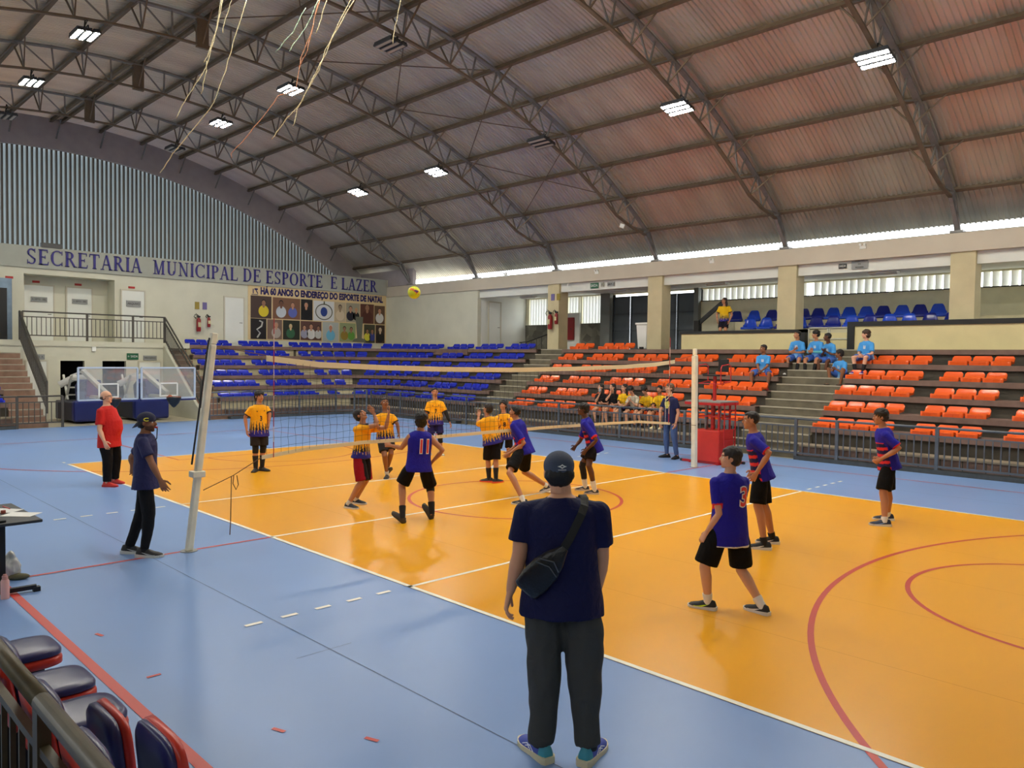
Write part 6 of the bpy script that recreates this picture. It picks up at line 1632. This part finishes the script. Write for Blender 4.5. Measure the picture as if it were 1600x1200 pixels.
# =========================================================== photo banner
bx = -22.998
m_ban = mat('banner_cream', (214, 190, 142), .6)
def zm(z): return .95 + (z - 1.12) * (.98 / .71) if z > 1.1 else .03 + (z - .33) * (.89 / .74)
ban = empty('photo_banner', (bx, 6.32, 3.05), 'wide cream banner with rows of photographs on the end wall', 'banner')
b = MB(); b.box(0, .015, 0, 7.28, 0, 2.37); b.build('sheet', m_ban, ban)
o = wtext('H\u00c1 60 ANOS O ENDERE\u00c7O DO ESPORTE DE NATAL', .40, V((bx + .02, 10.15, 5.19)), 'x', mat('banner_navy', (34, 26, 96), .5), parent=ban, name='banner_title', maxw=6.5, bold=.022)
b = MB(); b.tube([(.02, .45, 2.02), (.02, .37, 2.18), (.02, .32, 2.22)], .02, 6); b.box(.016, .024, .22, .26, 2.02, 2.22); b.box(.016, .024, .3, .45, 2.18, 2.25); b.box(.016, .024, .16, .46, 1.96, 1.99); b.build('crest', mat('banner_navy', (34, 26, 96)), ban)
def photo(y0, y1, z0, z1, bg, figs, lb=None):
    z0, z1 = zm(z0), zm(z1)
    f = MB(); f.box(.016, .02, y0, y1, z0, z1); c = (bg[0], bg[1], bg[2]); p = f.build('photo_print', mat('print_%d_%d_%d' % c, c, .5), ban)
    W_, H_ = y1 - y0, z1 - z0
    for (cx, sc_, skin_, shirt_, hairc) in figs:
        cy = y0 + W_ * cx; hr = H_ * .13 * sc_; hz = z0 + H_ * (.30 + .42 * sc_)
        def disc(yc, zc, ry, rz, m, x, clipz=None):
            q = MB(); pts = []
            for i in range(18):
                a = 2 * math.pi * i / 18; yy5 = max(y0 + .005, min(y1 - .005, yc + ry * math.cos(a))); zz = max(z0 + .005, min(z1 - .005, zc + rz * math.sin(a))); pts.append(V((x, yy5, zz)))
            q.add(pts, [tuple(range(18))]); return q.build('figure_shape', m, p, fix=False)
        disc(cy, hz - hr * 3.0, hr * 2.0, hr * 2.1, mat('pc_%d_%d_%d' % shirt_, shirt_, .6), .0212)
        disc(cy, hz - hr * 1.2, hr * .45, hr * .6, mat('pc_%d_%d_%d' % skin_, skin_, .6), .0218)
        disc(cy, hz + hr * .25, hr * .86, hr * 1.05, mat('pc_%d_%d_%d' % hairc, hairc, .6), .0224)
        disc(cy, hz - hr * .05, hr * .74, hr * .95, mat('pc_%d_%d_%d' % skin_, skin_, .6), .023)
        for s in (-1, 1): disc(cy + s * hr * .3, hz + hr * .08, hr * .1, hr * .07, m_black, .0236)
        disc(cy, hz - hr * .5, hr * .25, hr * .06, mat('pc_lip', (120, 60, 56), .6), .0236)
    return p
K = (20, 18, 20); sk1, sk2, sk3 = (190, 140, 110), (110, 74, 56), (150, 110, 84); wh = (206, 204, 200); gy_ = (120, 114, 104)
zt0, zt1 = 1.13, 1.80
photo(.12, 1.10, 1.12, 1.83, (70, 52, 46), [(.62, .95, sk3, (214, 190, 40), K)])
photo(1.16, 2.52, zt0, zt1 + .02, (120, 84, 62), [(.3, 1.0, sk2, (190, 198, 204), K), (.72, .9, sk1, (88, 100, 170), (90, 70, 60))])
photo(2.55, 3.15, zt0, zt1 + .02, (22, 22, 24), [(.45, 1.0, sk1, (14, 14, 16), (60, 60, 60))])
pm = photo(3.2, 4.3, zt0, zt1, (206, 208, 206), [])
b = MB()
for a0, m_, rr in ((0, None, .44),):
    b.tube([(.024, 3.75 + .44 * math.cos(a), 1.39 + .36 * math.sin(a)) for a in [2 * math.pi * i / 24 for i in range(25)]], .022, 6)
b.tube([(.04, 3.75, 1.76), (.04, 3.75, 1.88)], .03, 6)
b.build('medal_ring', mat('medal_bronze', (96, 92, 70), .4, .4), pm)
b = MB(); pts = [V((.024, 3.75 + .18 * math.cos(a), 1.39 + .22 * math.sin(a))) for a in [2 * math.pi * i / 20 for i in range(20)]]; b.add(pts, [tuple(range(20))]); b.build('medal_face', mat('medal_blue', (34, 60, 130), .5), pm, fix=False)
photo(4.33, 4.92, zt0, zt1, (186, 170, 140), [(.5, 1.0, (150, 130, 104), (206, 190, 160), (60, 50, 44))])
photo(4.96, 5.72, zt0, zt1, (156, 150, 128), [(.32, .95, sk1, (26, 26, 40), (70, 60, 50)), (.74, .8, sk1, (20, 20, 24), (190, 150, 90))])
photo(5.76, 6.55, zt0 - .05, zt1, (92, 52, 40), [(.5, 1.25, sk3, (80, 40, 30), (50, 26, 18))])
photo(6.58, 7.2, zt0 - .05, zt1 - .03, (96, 70, 52), [(.5, 1.0, sk1, wh, (60, 46, 36))])
photo(.12, .86, .33, 1.08, (24, 20, 22), []);
b = MB(); b.tube([(.045, .42, .1), (.045, .55, .3), (.045, .4, .45), (.045, .62, .6), (.045, .66, .78), (.045, .52, .84)], .035, 6); b.build('trophy_figure', mat('trophy_pale', (190, 190, 182), .5), ban)
photo(.9, 1.62, .34, 1.07, (120, 96, 82), [(.6, 1.0, sk1, (170, 160, 150), (150, 130, 116))])
photo(1.66, 2.5, .34, 1.07, (40, 44, 34), [(.45, .95, (206, 176, 130), (50, 96, 66), (60, 70, 50))])
photo(2.54, 3.62, .34, 1.07, (90, 60, 52), [(.18, .85, sk1, (150, 150, 170), K), (.5, 1.0, sk1, wh, K), (.85, .85, sk3, (190, 190, 186), K)])
photo(3.68, 4.55, .3, 1.07, (170, 176, 170), [(.5, 1.0, (190, 130, 100), (104, 170, 200), (200, 196, 190))])
photo(4.6, 5.5, .32, 1.07, (140, 150, 110), [(.3, .9, sk3, (140, 116, 40), K), (.72, .85, sk3, (96, 150, 60), K)])
photo(5.98, 6.62, .3, 1.05, (60, 60, 44), [(.3, .8, sk3, (206, 200, 60), K), (.75, .8, sk3, (50, 60, 130), K)])
photo(6.66, 7.2, .3, 1.05, (60, 40, 32), [(.5, 1.05, (206, 180, 150), (24, 22, 24), (40, 26, 20))])
b = MB(); pts = [(.026, y, z) for y, z in ((5.3, .02), (6.1, .02), (6.02, .14), (5.85, .22), (5.92, 1.25), (5.48, 1.25), (5.58, .22), (5.38, .14))]; b.add([V(p) for p in pts], [tuple(range(8))]); b.build('trophy_cup', mat('trophy_grey', (112, 116, 104), .4, .3), ban, fix=False)

# =========================================================== scorer's table and things at the left edge
tp = onz(66, 812, .75); far = onz(28, 785, .75)
t = empty('scorer_table', (-.6, -8.2, 0), 'dark folding table with papers at the left edge', 'table')
def tl(o): o.matrix_parent_inverse = Matrix.Translation(-t.location); return o
c0 = onz(67, 811, .74); c1 = onz(18, 786, .74); 
ex = (c0 - c1); ex.z = 0; L1 = ex.length; ex.normalize(); ey = V((ex.y, -ex.x, 0)); 
if ey.y > 0: ey = -ey
def tp_(a, b_, z): return c1 + ex * a + ey * b_ + V((0, 0, z - .74))
b = MB(); vs = [tp_(a, q, z) for a in (0, L1) for q in (0, .75) for z in (.71, .74)]; b.add(vs, [(0, 1, 3, 2), (4, 6, 7, 5), (0, 4, 5, 1), (2, 3, 7, 6), (0, 2, 6, 4), (1, 5, 7, 3)])
tl(b.build('table_top', mat('table_dark', (44, 46, 50), .5), t, bevel=.008))
for q0, q1 in ((onz(2, 925, .04), onz(57, 916, .05)),):
    b = MB(); b.bar(q0, V((q0.x, q0.y, .71)), .06, .08); tl(b.build('leg', m_black, t))
    b = MB(); b.bar(q0 - (q1 - q0), q1, .05, .04); b.box(q1.x - .03, q1.x + .03, q1.y - .03, q1.y + .03, 0, .05); tl(b.build('foot_bar', m_black, t))
def paper(u, v, w_, l_, rgb, lb, ang=0):
    p = onz(u, v, .742); R = rotz(ang); b = MB(); b.box(-w_ / 2, w_ / 2, -l_ / 2, l_ / 2, 0, .003, R, V((0, 0, 0))); tag(b.build('paper_sheet', mat('paper_%d' % rgb[0], rgb, .7), loc=p), lb, 'paper')
paper(33, 804, .3, .21, (232, 232, 228), 'white paper sheet on the corner of the scorer table', .8); paper(6, 798, .3, .2, (222, 222, 220), 'white paper sheet near the far edge of the table', .7)
p = onz(8, 794, .742); b = MB(); b.tube([(-.1, 0, .006), (.1, .02, .006)], .006, 6); tag(b.build('pen', m_redp, loc=p), 'red pen lying on the scorer table', 'pen')
p = onz(5, 802, .742); b = MB(); b.tube([(0, 0, 0), (0, 0, .03)], .022, 12); tag(b.build('small_roll', mat('roll_brick', (150, 70, 56), .6), loc=p), 'small brick-red roll on the scorer table', 'tape roll')
p = onz(2, 815, .742); b = MB(); b.box(-.06, .06, -.03, .03, 0, .02); tag(b.build('mobile_phone', m_black, loc=p, bevel=.006), 'black mobile phone on the scorer table', 'phone')
# plastic bag of things, floor foot, bottle
p = onz(17, 905, 0); b = MB(); b.ell((0, 0, .12), (.10, .09, .13), None, 16, 12); b.ell((.02, 0, .24), (.05, .04, .06), None, 12, 8); me = remeshed(b, .012, 2); wrinkle(me, .025, 16); o = child('plastic_bag', me, mat('bag_clear', (196, 196, 192), .25), None); o.location = p; tag(o, 'crumpled pale plastic bag under the scorer table', 'bag')
p = onz(8, 936, 0); e = empty('water_bottle', p, 'pale pink water bottle standing on the floor at the left edge', 'bottle')
b = MB(); b.tube([(0, 0, 0), (0, 0, .01), (0, 0, .17), (0, 0, .19)], [.036, .038, .038, .03], 18); b.build('bottle_body', mat('bottle_pink', (226, 178, 172), .4), e, smooth=True, angle=50)
b = MB(); b.tube([(0, 0, .19), (0, 0, .225)], .026, 14); b.tube([(0, 0, .225), (0, 0, .24)], .016, 10); b.build('bottle_cap', mat('cap_pink', (206, 150, 140), .4), e)
p = onz(27, 906, 0); b = MB(); b.ell((0, 0, .035), (.05, .12, .035), rotz(-.5), 12, 8); tag(b.build('shoe', mat('shoe_olive', (96, 92, 66), .7), smooth=True, loc=p), 'single olive shoe lying on the floor under the table', 'shoe')

# =========================================================== bench seats in the left foreground
m_cush = mat('cushion_navy', (44, 46, 96), .28); m_shell = mat('shell_red', (196, 50, 34), .3)
def bench_seat(lb):
    e = empty('bench_chair', (0, 0, 0), lb, 'bench chair', 'padded bench chairs in the foreground')
    def pad(w, l, th, taper=.0, n=20):
        b = MB(); rings = []
        for k, (zz, sc_) in enumerate(((0, .9), (.012, 1.0), (th * .7, 1.0), (th, .93), (th * 1.08, .7), (th * 1.1, .2))):
            ring = []
            for i in range(28):
                a = 2 * math.pi * i / 28; c_, s_ = math.cos(a), math.sin(a)
                x = w / 2 * abs(c_) ** .45 * (1 if c_ > 0 else -1); y = l / 2 * abs(s_) ** .45 * (1 if s_ > 0 else -1)
                ring.append(V((x * sc_ * (1 - taper * (y / l + .5)), y * sc_, zz)))
            rings.append(ring)
        sweep(b, rings); return b
    b = pad(.40, .46, .05); o = b.build('seat_cushion', m_cush, e, smooth=True, angle=70); o.location = (0, .0, .43)
    b = pad(.42, .47, .065); o = b.build('seat_shell', m_shell, e, smooth=True, angle=70); o.location = (0, .0, .372)
    b = pad(.40, .42, .05, .18); o = b.build('back_cushion', m_cush, e, smooth=True, angle=70); o.location = (0, -.30, .72); o.rotation_euler = (math.radians(-98), 0, math.pi) if 0 else (math.radians(80), 0, 0)
    o.rotation_euler = (math.radians(-80), 0, 0)
    b = pad(.43, .46, .04, .18); o = b.build('back_shell', m_shell, e, smooth=True, angle=70); o.location = (0, -.345, .72); o.rotation_euler = (math.radians(-80), 0, 0)
    b = MB(); b.box(-.03, .03, -.25, .15, 0, .37); b.box(-.2, .2, -.3, .2, 0, .03); b.build('pedestal', m_black, e)
    return e

def folded_seat(lb):
    e = bench_seat(lb)
    for o in list(e.children):
        if o.name.startswith('seat_cushion'): o.location = (0, -.035, .56); o.rotation_euler = (math.radians(96), 0, 0); o.scale = (1, .86, 1)
        if o.name.startswith('seat_shell'): o.location = (0, .0, .56); o.rotation_euler = (math.radians(96), 0, 0); o.scale = (1, .86, .7)
    return e
yb = -8.13
def place_b(o, x, lb, rz=0): o.location = (x, yb, 0); o.rotation_euler = (0, 0, rz); o['label'] = lb
A = bench_seat('x'); place_b(A, 3.66, 'padded navy bench chair with seat down, topmost in the lower left corner')
b = dup(A); place_b(b, 4.35, 'padded navy bench chair, second from the top, white tag on its seat edge')
tg = MB(); tg.box(-.035, .035, -.002, .006, -.02, .02); o = tg.build('price_tag', m_wht, b); o.name = 'white_tag'; o.location = (.215, .12, .395); o.rotation_euler = (0, 0, math.radians(90))
b = dup(A); place_b(b, 4.88, 'padded navy bench chair, third from the top, lowest with seat down')
Fd = folded_seat('x'); place_b(Fd, 5.6, 'bench chair with folded-up seat, red shell partly hiding the third chair', .0)
b = dup(Fd); place_b(b, 6.22, 'bench chair with folded-up seat at the bottom edge of the photo', .0)
for o in b.children:
    if o.name.startswith(('seat_cushion', 'seat_shell')): o.location.z = .66; o.scale = (1.0, 1.0, .8)
# near railing beside the viewer
for i, (xa, xb) in enumerate(((3.1, 4.5), (4.5, 5.93), (5.93, 7.9))):
    e = rail_panel(xb - xa, 'worn olive railing panel in the foreground, %s one from the left' % NTH[i], mt=m_railo, posts=(1 if i == 0 else 0, 1), rr=.036, grp='foreground railing panels')
    e.location = (xa, -8.53, 0)
